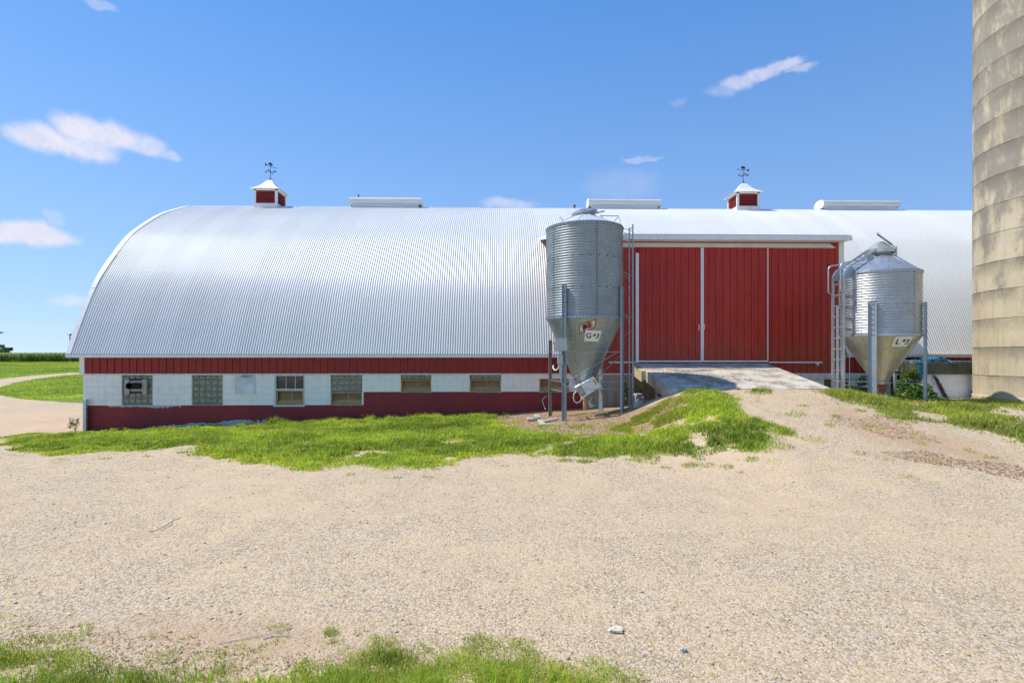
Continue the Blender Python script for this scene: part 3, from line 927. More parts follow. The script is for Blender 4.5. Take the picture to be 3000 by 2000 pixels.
for k in range(9):
    yy = YW - .44 + k * .05
    mb.tube([(px_, yy, pz_ + .03 - .06 * (k * .05) / .5), (px_, yy + .018, pz_ + .03 - .06 * (k * .05) / .5)], .102, 24)if False else None
mb.build('exhaust_pipe', M['blackpipe'], w1, smooth=50)
mb = MB(); mb.tube([(px_, YW + .02, pz_), (px_, YW + .04, pz_)], .088, 20); mb.build('pipe_inside', M['dark'], w1)

a, b, c, d = ops[1]
w2 = back_panel(a, b, c, d, M['mortar'], 'whole glass block window, five blocks by five')
glass_blocks(w2, a, b, c, d)

# plywood patch with lamp
mb = MB(); mb.box(WX(688, YW), WX(748.5, YW), YW - .022, YW, WZ(1152.5, YW), ZS - .02)
patch = mb.build('plywood_cover', M['peel'], barn, label='white painted plywood cover with cracked peeling paint')
mb = MB(); mb.box(WX(711, YW), WX(729, YW), YW - .07, YW - .022, WZ(1100, YW), WZ(1097, YW)); mb.box(WX(724, YW), WX(738, YW), YW - .06, YW - .022, WZ(1103, YW), WZ(1097, YW))
mb.build('floodlight_bracket', M['galv_leg'], patch)
mb = MB(); z_ = WZ(1102, YW); mb.tube([(WX(709, YW), YW - .09, z_), (WX(718, YW), YW - .08, z_), (WX(731, YW), YW - .05, z_ + .01)], .02, 10); mb.build('sensor_tube', M['galv_old'], patch)

# sash window
a, b, c, d = ops[2]
w3 = back_panel(a, b, c, d, M['dark'], 'tall window with three dim panes over a wooden vent box', dy=.16)
mb = MB()
mb.box(a, a + .055, YW - .01, YW + .12, c, d); mb.box(b - .035, b, YW - .01, YW + .12, c, d)
mb.box(a + .055, b - .035, YW - .008, YW + .12, d - .03, d)
zm = WZ(1140, YW)
mb.box(a + .055, b - .035, YW + .01, YW + .10, zm - .025, zm + .025)
mb.box(a - .01, b, YW - .03, YW + .10, c - .025, c + .025)
mb.build('window_frame', M['white2'], w3)
for k in (1, 2):
    xx = lerp(a + .055, b - .035, k / 3 + .01)
    mb = MB(); mb.box(xx - .008, xx + .008, YW + .055, YW + .07, zm + .025, d - .03); mb.build('muntin', M['white2'], w3)
for k in range(3):
    xa, xb = lerp(a + .055, b - .035, k / 3) + .014, lerp(a + .055, b - .035, (k + 1) / 3) - .004
    mb = MB(); mb.box(xa, xb, YW + .075, YW + .082, zm + .02, d - .025); mb.build('pane', M['glass'], w3)
wood_box(w3, a + .06, b - .04, c + .025, zm - .026, False)

a, b, c, d = ops[3]
w4 = back_panel(a, b, c, d, M['mortar'], 'window of three glass block rows over a wooden vent box', dy=.15)
zz = WZ(1147.5, YW)
mb = MB(); mb.box(a, b, YW + .076, YW + .15, zz, d); mb.build('mortar_bed', M['mortar'], w4)
glass_blocks(w4, a, b, zz, d); wood_box(w4, a, b, c, zz)
for i, lb in ((4, 'low window of one glass block row over a wooden vent box, the nearer to the barn middle of the left pair'), (5, 'low window of one glass block row over a wooden vent box, next to the tall feed bin')):
    a, b, c, d = ops[i]; zz = WZ(1111, YW)
    wv = back_panel(a, b, c, d, M['mortar'], lb, dy=.15)
    mb = MB(); mb.box(a, b, YW + .076, YW + .15, zz, d); mb.build('mortar_bed', M['mortar'], wv)
    glass_blocks(wv, a, b, zz, d); wood_box(wv, a, b, c, zz)
a, b, c, d = ops[6]
w7 = back_panel(a, b, c, d, M['dark'], 'wooden vent box without glass blocks behind the tall feed bin', dy=.15)
wood_box(w7, a, b, c, d)
for i in (7, 8, 9):
    a, b, c, d = ops[i]
    back_panel(a, b, c, d, M['plywood'], 'small dark boarded opening in the foundation', 'boarded_opening', .16)

# dormer with the big doors
ZD = WZ(707, YW)
mb = MB(); ribbed(mb, XDL, XDR, YW - .022, ZS + .02, ZD + .05, phase=.03)
mb.build('dormer_wall', M['red_door'], barn)
mb = MB()
for xx, sgn in ((XDL, -1), (XDR - .03, 1)):
    mb = MB()
    # triangular cheek between the wall and the arch
    pts = [(YW - .01, 1.9), (YW - .01, ZD + .1)]
    for k in range(8):
        z = lerp(ZD + .55, 2.2, k / 7); pts.append((arch_y(z) + .06, z))
    mb.prism(pts, lambda p, q, t: (t, p, q), xx, xx + .03)
    mb.build('dormer_cheek', M['red'], barn)
mb = MB()
mb.box(WX(2455, YW), WX(2469, YW) + .01, YW - .05, YW + .05, ZS - .03, ZD)
mb.build('dormer_corner_trim', M['white'], barn)
mb = MB()
mb.box(XDL - .02, XDL + .12, YW - .05, YW + .05, ZS - .03, ZD)
mb.build('dormer_corner_trim', M['white'], barn)
# dormer roof
YDE = YW - .42
xr2, zde = W(2497, 689, YDE)
xl2 = W(1600, 689, YDE)[0]
ybk, zbk = 19.35, arch_z(19.35) + .0
sl = (zbk - zde) / (ybk - YDE)
xs2 = np.arange(xl2, xr2, PITCH / 6)
ys2 = np.linspace(YDE, ybk, 14)
XX, YY = np.meshgrid(xs2, ys2)
ZZ = zde + (YY - YDE) * sl + .0095 * np.cos(XX / PITCH * 2 * pi) + .006
h_, w_ = XX.shape; ix = np.arange(h_ * w_).reshape(h_, w_)
Q = np.stack([ix[:-1, :-1], ix[:-1, 1:], ix[1:, 1:], ix[1:, :-1]], -1).reshape(-1, 4)
dro = np_mesh('dormer_roof', np.stack([XX - 1.0, YY - YW, ZZ], -1).reshape(-1, 3), Q, M['roof'])
dro.data.polygons.foreach_set('use_smooth', [True] * len(Q)); dro.parent = barn
mb = MB()
zft = zde - .012; zfb = zde - .165
mb.prism([(xl2, zft), (xr2, zft), (xr2 - .06, zfb), (xl2 + .06, zfb)], lambda p, q, t: (p, t, q), YDE - .01, YDE + .02)
mb.box(xl2 + .05, xr2 - .05, YDE - .016, YDE - .01, zft - .075, zft - .068)
mb.add([(xl2 + .06, YDE + .02, zfb), (xr2 - .06, YDE + .02, zfb), (xr2 - .06, YW, zfb + .02), (xl2 + .06, YW, zfb + .02)], [(3, 2, 1, 0)])
for xx in (xl2, xr2 - .02):
    mb.add([(xx, YDE, zft), (xx + .02, YDE, zft), (xx, YDE, zfb), (xx + .02, YDE, zfb),
            (xx, ybk, zft + sl * (ybk - YDE)), (xx + .02, ybk, zft + sl * (ybk - YDE)), (xx, ybk, zft + sl * (ybk - YDE) - .12), (xx + .02, ybk, zft + sl * (ybk - YDE) - .12)],
           [(0, 1, 3, 2), (0, 4, 5, 1), (2, 3, 7, 6), (0, 2, 6, 4), (1, 5, 7, 3)])
mb.build('dormer_fascia', M['white'], barn)
mb = MB()   # door track cover
za, zb = WZ(721.5, YW - .16), WZ(707, YW - .16)
xa, xb = XDL + .1, WX(2449, YW - .16)
mb.add([(xa, YW - .05, zb), (xb - .14, YW - .05, zb), (xb, YW - .16, za), (xa, YW - .16, za), (xa, YW - .02, za), (xb, YW - .02, za), (xb - .14, YW - .02, zb), (xa, YW - .02, zb)],
       [(0, 3, 2, 1), (3, 4, 5, 2), (1, 2, 5, 6), (0, 1, 6, 7), (0, 7, 4, 3)])
mb.build('door_track_cover', M['white'], barn)

def door(px0, px1, lb, hpx, ph):
    yd = YW - .10
    a, b = WX(px0, yd), WX(px1, yd); zb, zt = WZ(1060, yd), WZ(721, yd)
    mb = MB(); ribbed(mb, a, b, yd, zb + .04, zt, phase=ph)
    mb.add([(a, yd + .05, zb), (a, yd, zb), (a, yd, zt), (a, yd + .05, zt)], [(0, 1, 2, 3)])
    dr = mb.build('sliding_door', M['red_door'], barn, label=lb)
    mb = MB()
    mb.box(a, b, yd - .028, yd + .01, zb, zb + .045)
    mb.build('bottom_rail', M['white'], dr)
    return dr, a, b, zb, zt, yd
d1_, a1, b1, zb1, zt1, yd = door(1871, 2052.5, 'left leaf of the red sliding door', 2045, .05)
d2_, a2, b2, zb2, zt2, yd = door(2058, 2249, 'right leaf of the red sliding door', 2061, .02)
mb = MB(); mb.box(WX(2052.5, yd), WX(2056.2, yd), yd - .03, yd + .01, zb1, zt1 - .03); mb.build('edge_strip', M['white'], d1_)
mb = MB(); mb.box(WX(1862.5, yd), WX(1871, yd), yd - .03, yd + .06, zb1 - .02, WZ(740, yd)); mb.build('edge_strip', M['white'], d1_)
mb = MB(); mb.box(WX(2057.0, yd), WX(2060.7, yd), yd - .03, yd + .01, zb1, zt1 - .03); mb.build('edge_strip', M['white'], d2_)
mb = MB(); mb.box(WX(2247.3, yd), WX(2249.6, yd), yd - .03, yd + .01, zb1, zt1 - .03); mb.build('edge_strip', M['white'], d2_)
for dd, hx, hy in ((d1_, 2046, 959), (d2_, 2062, 957)):
    x, z = W(hx, hy, yd)
    mb = MB(); mb.tube([(x, yd, z + .08), (x, yd - .045, z + .07), (x, yd - .05, z), (x, yd - .045, z - .07), (x, yd, z - .08)], .012, 6)
    mb.box(x - .016, x + .016, yd - .024, yd - .018, z + .065, z + .09); mb.box(x - .016, x + .016, yd - .024, yd - .018, z - .09, z - .065)
    mb.build('handle', M['white'], dd)
mb = MB()
mb.box(WX(2249, YW), WX(2403, YW), YW - .12, YW - .05, WZ(1063.5, YW - .1), WZ(1059, YW - .1))
mb.build('door_guide_rail', M['hood'], barn)
mb = MB(); mb.box(WX(2386, YW), WX(2391, YW), YW - .10, YW - .03, WZ(1069, YW), WZ(1064, YW)); mb.box(WX(2388, YW), WX(2393, YW), YW - .13, YW - .10, WZ(1070, YW), WZ(1063, YW)); mb.build('rail_bracket', M['white2'], barn)
mb = MB(); mb.box(WX(1783, YW), WX(1866, YW), YW - .09, YW - .03, WZ(1063, YW), WZ(1058.5, YW)); mb.build('door_guide_rail', M['white2'], barn)
mb = MB(); mb.box(WX(1857, YW), WX(1861, YW), YW - .05, YW, ZS - .02, WZ(1064, YW)); mb.box(WX(1859, YW), WX(1867, YW), YW - .07, YW - .03, ZS - .02, WZ(1084, YW)); mb.build('door_stop', M['white2'], barn)

# half-round gutter on the right-hand eave
mb = MB(); gxs = [XDR + .03, 14, 18, XR]
n = 12; vs = []; fs = []
for gx_ in gxs:
    for k in range(n + 1):
        t_ = pi * k / n
        vs.append((gx_, YE - .06 + .075 * cos(t_) * -1, zf + .0 - .11 * sin(t_) - .0))
for i in range(len(gxs) - 1):
    for k in range(n): fs.append((i * (n + 1) + k, i * (n + 1) + k + 1, (i + 1) * (n + 1) + k + 1, (i + 1) * (n + 1) + k))
mb.add(vs, fs)
mb.build('gutter', M['white2'], barn, smooth=60)

# cupolas
YR = YE + float(half[-1, 0])
mb = MB()
for sg in (-1, 1):
    mb.add([(X0, YR, 8.475), (XR, YR, 8.475), (XR, YR + sg * .20, 8.425), (X0, YR + sg * .20, 8.425), (XR, YR + sg * .21, 8.40), (X0, YR + sg * .21, 8.40)], [(0, 1, 2, 3), (3, 2, 4, 5)])
mb.build('ridge_cap', M['white'], barn)
def cupola(cxw, label):
    s_ = .49; y0 = YR - .49
    zr = 8.0; zb = 8.47; zt = 9.06
    zl0, zl1 = zb + .02, zt - .05
    mb = MB()
    mb.box(cxw - s_ - .015, cxw + s_ + .015, y0 - .015, YR + s_ + .015, zr, zb)
    for sx in (-1, 1):
        for sy_ in (-1, 1):
            mb.box(cxw + sx * s_ - (0 if sx < 0 else .09), cxw + sx * s_ + (.09 if sx < 0 else 0), YR + sy_ * s_ - (0 if sy_ < 0 else .09), YR + sy_ * s_ + (.09 if sy_ < 0 else 0), zb, zt)
    mb.box(cxw - s_, cxw + s_, y0, YR + s_, zt - .045, zt + .01)
    c = mb.build('cupola', M['white'], barn, label=label)
    mb = MB(); mb.box(cxw - s_ + .06, cxw + s_ - .06, y0 + .06, YR + s_ - .06, zb, zt - .05); mb.build('cupola_inner_shade', M['dark'], c)  # near-black block inside the cupola, its colour stands in for shade between slats
    def slats(ax, sg):
        mb = MB(); n = 7
        for k in range(n):
            z = lerp(zl0, zl1, k / n); h = (zl1 - zl0) / n
            q = [(0.0, z + h * .05), (.040, z + h * .66), (.030, z + h * .70), (-.006, z + h * .12)]
            for (u0, u1) in ((-s_ + .09, s_ - .09),):
                pts = []
                if ax == 'y': mb.prism([(YR + sg * (s_ - u), v) for u, v in q], lambda p, q_, t: (cxw + t, p, q_), u0, u1)
                else: mb.prism([(cxw + sg * (s_ - u), v) for u, v in q], lambda p, q_, t: (p, YR + t, q_), u0, u1)
        mb.build('louver_panel', M['louver'], c)
    slats('y', -1); slats('y', 1); slats('x', -1); slats('x', 1)
    # flared four-sided roof
    mb = MB(); rows = []
    for k in range(9):
        t_ = k / 8
        hw = .63 * (1 - t_) ** 1.0 * (1 - .22 * sin(pi * t_)) + .055 * t_
        rows.append((hw, zt + .01 + .54 * t_))
    vs = []; fs = []
    for hw, z in rows:
        vs += [(cxw - hw, YR - hw, z), (cxw + hw, YR - hw, z), (cxw + hw, YR + hw, z), (cxw - hw, YR + hw, z)]
    for i in range(8):
        for k in range(4): fs.append((i * 4 + k, i * 4 + (k + 1) % 4, i * 4 + 4 + (k + 1) % 4, i * 4 + 4 + k))
    fs += [(3, 2, 1, 0), (32, 33, 34, 35)]
    mb.add(vs, fs); mb.build('cupola_roof', M['white'], c)
    mb = MB(); mb.box(cxw - .07, cxw + .07, YR - .07, YR + .07, zt + .55, zt + .575); mb.build('roof_cap', M['galv_leg'], c)
    return zt + .575
PIG = [(-.15, .02), (-.155, .055), (-.13, .085), (-.10, .105), (-.075, .13), (-.065, .115), (-.02, .128), (.05, .125), (.10, .108), (.125, .085), (.145, .095), (.15, .085), (.13, .07), (.128, .04), (.118, -.03), (.095, -.03), (.09, .02), (.04, .03), (-.035, .025), (-.045, -.03), (-.068, -.03), (-.075, .02), (-.11, .035), (-.135, .03)]
def vane(cxw, z0, ang, label):
    v = thing('weathervane', label, 'weathervane', (cxw, YR, z0), 'weathervanes on the cupolas')
    mb = MB(); mb.tube([(cxw, YR, z0 - .0), (cxw, YR, z0 + .66)], .013, 8, r2=.010)
    mb.lathe([(.0, z0), (.03, z0 + .01), (.03, z0 + .04), (.012, z0 + .06)], cxw, YR, 10)
    mb.build('rod', M['black'], v)
    zc_ = z0 + .33
    mb = MB()
    mb.tube([(cxw - .14, YR, zc_), (cxw + .14, YR, zc_)], .007, 6); mb.tube([(cxw, YR - .14, zc_), (cxw, YR + .14, zc_)], .007, 6)
    mb.blob((cxw, YR, zc_), .028, .028, .035, 1, 0, 10, 8)
    mb.build('cross_arms', M['black'], v)
    for ch, dx, dy in (('E', -.19, 0), ('W', .19, 0), ('N', 0, -.18), ('S', 0, .18)):
        vs, fs = text_geo(ch, .125, .005, .004)
        o = len(vs)
        if dy == 0: vv = [(cxw + dx - a, YR + c_, zc_ + b) for a, b, c_ in vs]
        else: vv = [(cxw + c_, YR + dy + a, zc_ + b) for a, b, c_ in vs]
        mb = MB(); mb.add(vv, fs); mb.build('direction_letter', M['black'], v)
    za_ = z0 + .57; dx, dy = cos(ang), sin(ang)
    P = lambda u, w_, t=0: (cxw + dx * u * .68 - dy * t, YR + dy * u * .68 + dx * t, za_ + w_ * .8)
    mb = MB(); mb.tube([P(-.34, 0), P(.34, 0)], .009, 6)
    mb.prism([(-.43, 0), (-.36, .03), (-.32, .012), (-.32, -.012), (-.36, -.03)], lambda p, q, t: P(p, q, t), -.006, .006)
    mb.prism([(.27, .0), (.31, .055), (.42, .075), (.385, .0), (.42, -.075), (.31, -.055)], lambda p, q, t: P(p, q, t), -.006, .006)
    mb.build('arrow', M['black'], v)
    mb = MB()
    mb.prism([(a * 1.05, b * 1.15 + .05) for a, b in PIG], lambda p, q, t: P(p, q, t), -.008, .008)
    mb.build('pig_figure', M['black'], v)
cxl = (W(744, 600, YR - .49)[0] + W(811, 600, YR - .49)[0]) / 2
cxr = (W(2161, 600, YR - .49)[0] + W(2224, 600, YR - .49)[0]) / 2
zt_ = cupola(cxl, 'left cupola with red louvers')
cupola(cxr, 'right cupola with red louvers, above the big doors')
vane(cxl, zt_, atan2(-.47, -.23), 'dark iron pig weathervane on the left cupola, arrow pointing away')
vane(cxr, zt_, atan2(.10, .58), 'dark iron pig weathervane on the right cupola, arrow seen broadside')

# ridge ventilators
def ridge_vent(px0, px1, label):
    a = WX(px0, YR - .3); b = WX(px1, YR - .3)
    hood = []
    for k in range(13):
        t_ = pi * (-.30 + 1.6 * k / 12)
        hood.append((YR - .38 * cos(t_), 8.66 + .215 * sin(t_)))
    hood2 = [(YR - (YR - p) * .94, 8.66 + (q - 8.66) * .94) for p, q in hood]
    mb = MB(); mb.prism(hood + hood2[::-1], lambda p, q, t: (t, p, q), a, b)
    for k in (2, 4, 5):
        p, q = hood[k]; mb.box(a, b, p - .006, p + .006, q - .006, q + .008)
    v = mb.build('ridge_vent', M['hood'], barn, label=label)
    for xx in (a - .012, b - .012):
        mb = MB(); mb.prism(hood, lambda p, q, t: (t, p, q), xx, xx + .024); mb.build('end_cap', M['white'], v)
    mb = MB(); mb.box(a + .12, b - .12, YR - .30, YR + .30, 8.0, 8.52); mb.build('vent_base', M['hood'], v)
    return v
ridge_vent(1024, 1234, 'left ridge ventilator, beside the left cupola')
ridge_vent(1725, 1936, 'middle ridge ventilator, behind the tall feed bin')
ridge_vent(2412, 2634, 'right ridge ventilator, near the silo')

# small bird on the left ridge ventilator
bx, bz = W(1051, 580, YR)
brd = thing('bird', 'tiny dark bird perched on the left ridge ventilator', 'bird', (bx, YR, 8.87))
mb = MB(); mb.blob((bx, YR, 8.93), .035, .05, .055, 3, .1, 10, 8); mb.blob((bx - .01, YR - .03, 8.995), .022, .026, .022, 4, .05, 8, 6); mb.prism([(0, .03), (.012, .0), (0, -.012), (-.012, 0)], lambda p, q, t: (bx - .01 + p, YR - .05 - .02 * t, 8.993 + q * .5), 0, 1)
mb.tube([(bx, YR + .03, 8.91), (bx, YR + .09, 8.88)], .012, 5); mb.tube([(bx - .01, YR, 8.87), (bx - .01, YR, 8.90)], .004, 4); mb.tube([(bx + .01, YR, 8.87), (bx + .01, YR, 8.90)], .004, 4)
mb.build('body', M['black'], brd, smooth=True)
# vent stack post on the ridge behind the tall bin
sx_, sz_ = W(1683, 600, 24.0)
mb = MB(); mb.tube([(sx_, 24.0, 8.2), (sx_, 24.0, sz_)], .05, 8); mb.build('stack_pipe', M['rust'], barn)

# ------------------------------------------------------------------ concrete ramp
xa_b, xb_b = W(1866, 1062, YW - .1)[0], W(2246, 1062, YW - .1)[0]
xrl = WX(1955, 13.5); xrr = WX(2430, 13.5)
xrl = (xrl + xa_b) / 2; xrr = (xrr + xb_b) / 2
zt0 = WZ(1063.5, YW - .1); zf0 = W(2200, 1137, 13.5)[1]
ramp = thing('loading_ramp', 'sloping pale concrete ramp leading up to the red sliding doors', 'ramp', (6.4, 15.2, .8))
YB = YW - .07; YF_ = 13.45
mb = MB(); N = 30
def rz(y): return lerp(zf0, zt0, (y - YF_) / (YB - YF_))
XX, YY = np.meshgrid(np.linspace(xrl, xrr, 24), np.linspace(YF_, YB, 20))
ZZ = zf0 + (zt0 - zf0) * (YY - YF_) / (YB - YF_) + .008 * fbm(XX * 2, YY * 2, 5, 3)
ZZ[0, :] -= .01
mb.sheet(XX, YY, ZZ)
th = .36
ch = .05
def side(x, xi):
    pts = [(YF_, zf0), (YB, zt0), (YB, zt0 - .31), (YF_ + .1, zf0 - .31), (YF_ - .0, zf0 - .31)]
    mb.prism(pts, lambda p, q, t: (t, p, q - .006), x, xi)
side(xrl + .001, xrl + .3); side(xrr - .3, xrr - .001)
mb.prism([(YF_, zf0 - .006), (YF_ + .25, zf0 + .02), (YF_ + .25, zf0 - .6), (YF_, zf0 - .6)], lambda p, q, t: (t, p + .001, q - .006), xrl + .3, xrr - .3)
mb.build('ramp_slab', M['ramp'], ramp)
mb = MB()   # raised lip block at the upper left edge
y1, y2 = 15.62, YB - .02
lx = xrl - .13
mb.prism([(y1, rz(y1) - .01), (y2, zt0 - .02), (y2, zt0 - .36), (y1, rz(y1) - .33)], lambda p, q, t: (t, p, q), lx, xrl - .002)
mb.build('edge_kerb', M['ledge'], ramp)
mb = MB(); mb.box(xrl + .3, xrr - .3, 15.4, 15.7, -.2, rz(15.4) - .1); mb.build('support_wall', M['wall'], ramp)
# litter washed down the ramp
rs = np.random.default_rng(21)
V = []; Fq = []
def scatter_chips(n, fx, size, zfun):
    for _ in range(n):
        x, y = fx()
        z = zfun(x, y) + .004
        a = rs.uniform(0, pi); L = rs.uniform(.4, 1.) * size; wd = L * rs.uniform(.15, .5)
        c, s = cos(a), sin(a); o = len(V)
        tz = rs.uniform(-.3, .5) * L
        V.extend([(x + c * L, y + s * L, z + max(tz, 0)), (x - s * wd, y + c * wd, z + .004), (x - c * L, y - s * L, z), (x + s * wd, y - c * wd, z + .002)])
        Fq.append((o, o + 1, o + 2, o + 3))
def rf():
    k = rs.random()
    if k < .45:   # band below the overhang
        x = rs.uniform(xrl, xrr); return x, 15.75 + rs.normal(0, .10) + .1 * sin(x * 3)
    if k < .8:    # streak running down the middle
        t_ = rs.random(); return xrl + .9 + t_ * 2.6 + rs.normal(0, .16), 15.7 - t_ * 2.1 + rs.normal(0, .12)
    t_ = rs.random(); return xrl + .35 + t_ * .9 + rs.normal(0, .10), 15.6 - t_ * 2.0 + rs.normal(0, .1)
scatter_chips(3600, rf, .026, rz_ := (lambda x, y: rz(min(max(y, YF_), YB)) + .006))
M['chaff'] = simple('dry_chaff', (.42, .30, .19), .9, 0, .5, 30)
M['chaffd'] = simple('dark_litter', (.12, .085, .06), .95, 0, .5, 30)
o = np_mesh('chaff', np.array(V), np.array(Fq), M['chaff']); tag(o, 'tan husks and dust scattered over the concrete ramp', 'litter', kind='stuff')
V = []; Fq = []
def rf2():
    k = rs.choice(5, p=[.12, .1, .12, .33, .33])
    cx_, cy_, sx2, sy2 = [(xrl + 1.75, YB - .35, .32, .10), (xrl + 1.1, YB - .08, .4, .03), (xrr - .75, YB - .35, .2, .1), (xrl + .9, 15.0, .22, .35), (xrl + 1.5, 14.3, .25, .3)][k]
    return min(max(cx_ + rs.normal(0, sx2), xrl + .02), xrr - .02), min(cy_ + rs.normal(0, sy2), YB)
scatter_chips(2600, rf2, .024, rz_)
o = np_mesh('manure_crumbs', np.array(V), np.array(Fq), M['chaffd']); tag(o, 'dark crumbs on the ramp below the sliding doors', 'litter', kind='stuff')

# ------------------------------------------------------------------ feed bins
def channel(mb, x, y, z0, z1, ang, w=.10, d=.055, t=.006):
    """C channel post, its web tangent to the shell"""
    c, s = cos(ang), sin(ang)
    pts = [(-w / 2, 0), (w / 2, 0), (w / 2, d), (w / 2 - t, d), (w / 2 - t, t), (-w / 2 + t, t), (-w / 2 + t, d), (-w / 2, d)]
    mb.prism(pts, lambda p, q, k: (x + p * c + q * s, y + p * s - q * c, k), z0, z1)
def phi_pt(c, r, ph, z):
    return (c[0] + r * sin(ph), c[1] - r * cos(ph), z)
def bin_shell(mb, c, r, z0, nc, pitch, amp=.010):
    pr = []
    for i in range(nc * 8 + 1):
        pr.append((r + amp * cos(i / 8 * 2 * pi), z0 + i * pitch / 8))
    mb.lathe(pr, c[0], c[1], 112)
def bolts(mb, pts, s=.011):
    for p, n_ in pts:
        p = Vector(p); n_ = Vector(n_)
        mb.beam(p, p + n_ * .012, s * 2, s * 2)
def wrap(vs, c, ph0, R, beta, z0, lift):
    """put flat artwork (u, v) on a cone: radius R at height z0, narrowing downward by tan(beta)"""
    out = []
    for u, v, k in vs:
        z = z0 + v * cos(beta); rr = R + v * sin(beta)
        ph = ph0 + u / R
        q = rr + (lift + k) * cos(beta)
        out.append((c[0] + q * sin(ph), c[1] - q * cos(ph), z - (lift + k) * sin(beta)))
    return out
def grid_plate(w_, h_, nx=10, ny=3, shear=0.):
    vs = []; fs = []
    for j in range(ny + 1):
        for i in range(nx + 1):
            v = -h_ / 2 + h_ * j / ny
            vs.append((-w_ / 2 + w_ * i / nx + shear * v, v, 0))
    for j in range(ny):
        for i in range(nx):
            a = j * (nx + 1) + i; fs.append((a, a + 1, a + nx + 2, a + nx + 1))
    return vs, fs
def rot2(vs, a):
    return [(x * cos(a) - y * sin(a), x * sin(a) + y * cos(a), z) for x, y, z in vs]

# ---- tall left bin
C1 = c2w(2.01, 14.70); R1 = 1.045
G1 = gz(*C1)
b1 = thing('feed_bin', 'tall weathered grey steel feed bin marked G #3, standing left of the ramp', 'feed bin', (C1[0], C1[1], G1), 'steel feed bins')
ZB1, P1, N1 = 3.02, .0678, 36
ZT1 = ZB1 + P1 * N1
mb = MB(); bin_shell(mb, C1, R1, ZB1, N1, P1, .013)
mb.mi = 1
bp = []
for k in range(N1):   # vertical seam of bolts
    for ph in (.16, -1.05, 1.9, 3.4):
        z = ZB1 + (k + .5) * P1; bp.append((phi_pt(C1, R1 - .004, ph, z), (sin(ph), -cos(ph), 0)))
for zz in (ZB1 + 12 * P1 - .03, ZB1 + 24 * P1 - .03):
    for k in range(28):
        ph = -pi + 2 * pi * k / 28; bp.append((phi_pt(C1, R1 - .004, ph, zz), (sin(ph), -cos(ph), 0)))
bolts(mb, bp, .010)
mb.build('bin_cylinder', [M['galv_old'], M['blacktext']], b1, smooth=50)
def rim(parent, c, zz, rr, nb, m1, m2):
    mb = MB()
    mb.lathe([(rr - .02, zz + .05), (rr + .006, zz + .045), (rr + .008, zz - .01), (rr - .02, zz - .015)], c[0], c[1], 96)
    mb.mi = 1; bp = []
    for k in range(nb):
        ph = 2 * pi * k / nb; bp.append((phi_pt(c, rr + .003, ph, zz + .018), (sin(ph), -cos(ph), 0)))
    bolts(mb, bp, .010)
    mb.build('rim_band', [m1, m2], parent, smooth=30)
rim(b1, C1, ZT1, R1 + .016, 72, M['galv_old'], M['blacktext'])
rim(b1, C1, ZB1 - .02, R1 + .012, 72, M['galv_old'], M['blacktext'])
# hopper cone with seam bolts
zc0 = 1.16; rc0 = .20
mb = MB(); mb.lathe([(rc0, zc0), (R1 - .005, ZB1 - .03)], C1[0], C1[1], 96)
mb.mi = 1; bp = []
beta = math.atan2(R1 - rc0, ZB1 - zc0)
for ph in (-.78 - .0, .50, 1.75, 3.0, -2.0, -.1 - .95 + 2.9):
    for k in range(17):
        t_ = (k + .5) / 17; r_ = lerp(rc0, R1, t_); z = lerp(zc0, ZB1, t_)
        pp = ph if ph != -.78 else -.62
        bp.append((phi_pt(C1, r_, pp, z), (sin(pp), -cos(pp), -.3)))
bolts(mb, bp, .011)
mb.mi = 2
for ph in (.62, .80, .93, .46):
    vs = []
    for k in range(9):
        t_ = k / 8; z = lerp(zc0 + .05, zc0 + (.75 if ph != .46 else .5), t_); rr = rc0 + (z - zc0) * math.tan(beta) + .004
        wv = .012 + .006 * sin(k * 2.1)
        vs += [phi_pt(C1, rr, ph - wv / rr * .9, z), phi_pt(C1, rr, ph + wv / rr * .9, z)]
    mb.add(vs, [(2 * k, 2 * k + 1, 2 * k + 3, 2 * k + 2) for k in range(8)])
M['streak'] = simple('feed_streak', (.30, .24, .15), .85, 0, .35, 16)
mb.build('hopper_cone', [M['galv_old'], M['blacktext'], M['streak']], b1, smooth=30)
# roof
zk = ZT1 + .38
mb = MB(); mb.lathe([(R1 + .03, ZT1 + .03), (.33, zk)], C1[0], C1[1], 96, a0=.1)
for k in range(12):
    ph = 2 * pi * k / 12 - .33
    mb.beam(phi_pt(C1, R1 - .02, ph, ZT1 + .055), phi_pt(C1, .34, ph, zk + .008), .03, .012)
mb.build('bin_roof', M['galv_roof'], b1, smooth=20)
mb = MB(); mb.lathe([(.30, zk - .03), (.30, zk + .14)], C1[0], C1[1], 40); mb.build('collar', M['galv_leg'], b1, smooth=30)
# tilted lid
mb = MB(); Rm = Matrix.Rotation(radians(-9), 3, 'Y') @ Matrix.Rotation(radians(10), 3, 'X')
lid = [(0, .10), (.12, .085), (.30, .02), (.355, 0), (.36, -.05), (.345, -.05), (.33, -.01), (0, .05)]
vs = []; fs = []; nn = 40
for r_, z in lid:
    for k in range(nn):
        q = Rm @ Vector((r_ * sin(2 * pi * k / nn), -r_ * cos(2 * pi * k / nn), z)); vs.append((C1[0] + q.x, C1[1] + q.y, zk + .16 + q.z))
for i in range(len(lid) - 1):
    for k in range(nn): fs.append((i * nn + k, i * nn + (k + 1) % nn, (i + 1) * nn + (k + 1) % nn, (i + 1) * nn + k))
mb.add(vs, fs); mb.build('lid', M['galv_old'], b1, smooth=30)
mb = MB()   # lid opener and roof handrails
q = lambda dx, dy, z: (C1[0] + dx, C1[1] + dy, z)
mb.beam(q(.30, .0, zk + .12), q(.56, -.05, zk + .17), .05, .03)
mb.beam(q(.40, -.2, zk + .0), q(.90, -.25, ZT1 + .36), .045, .012)
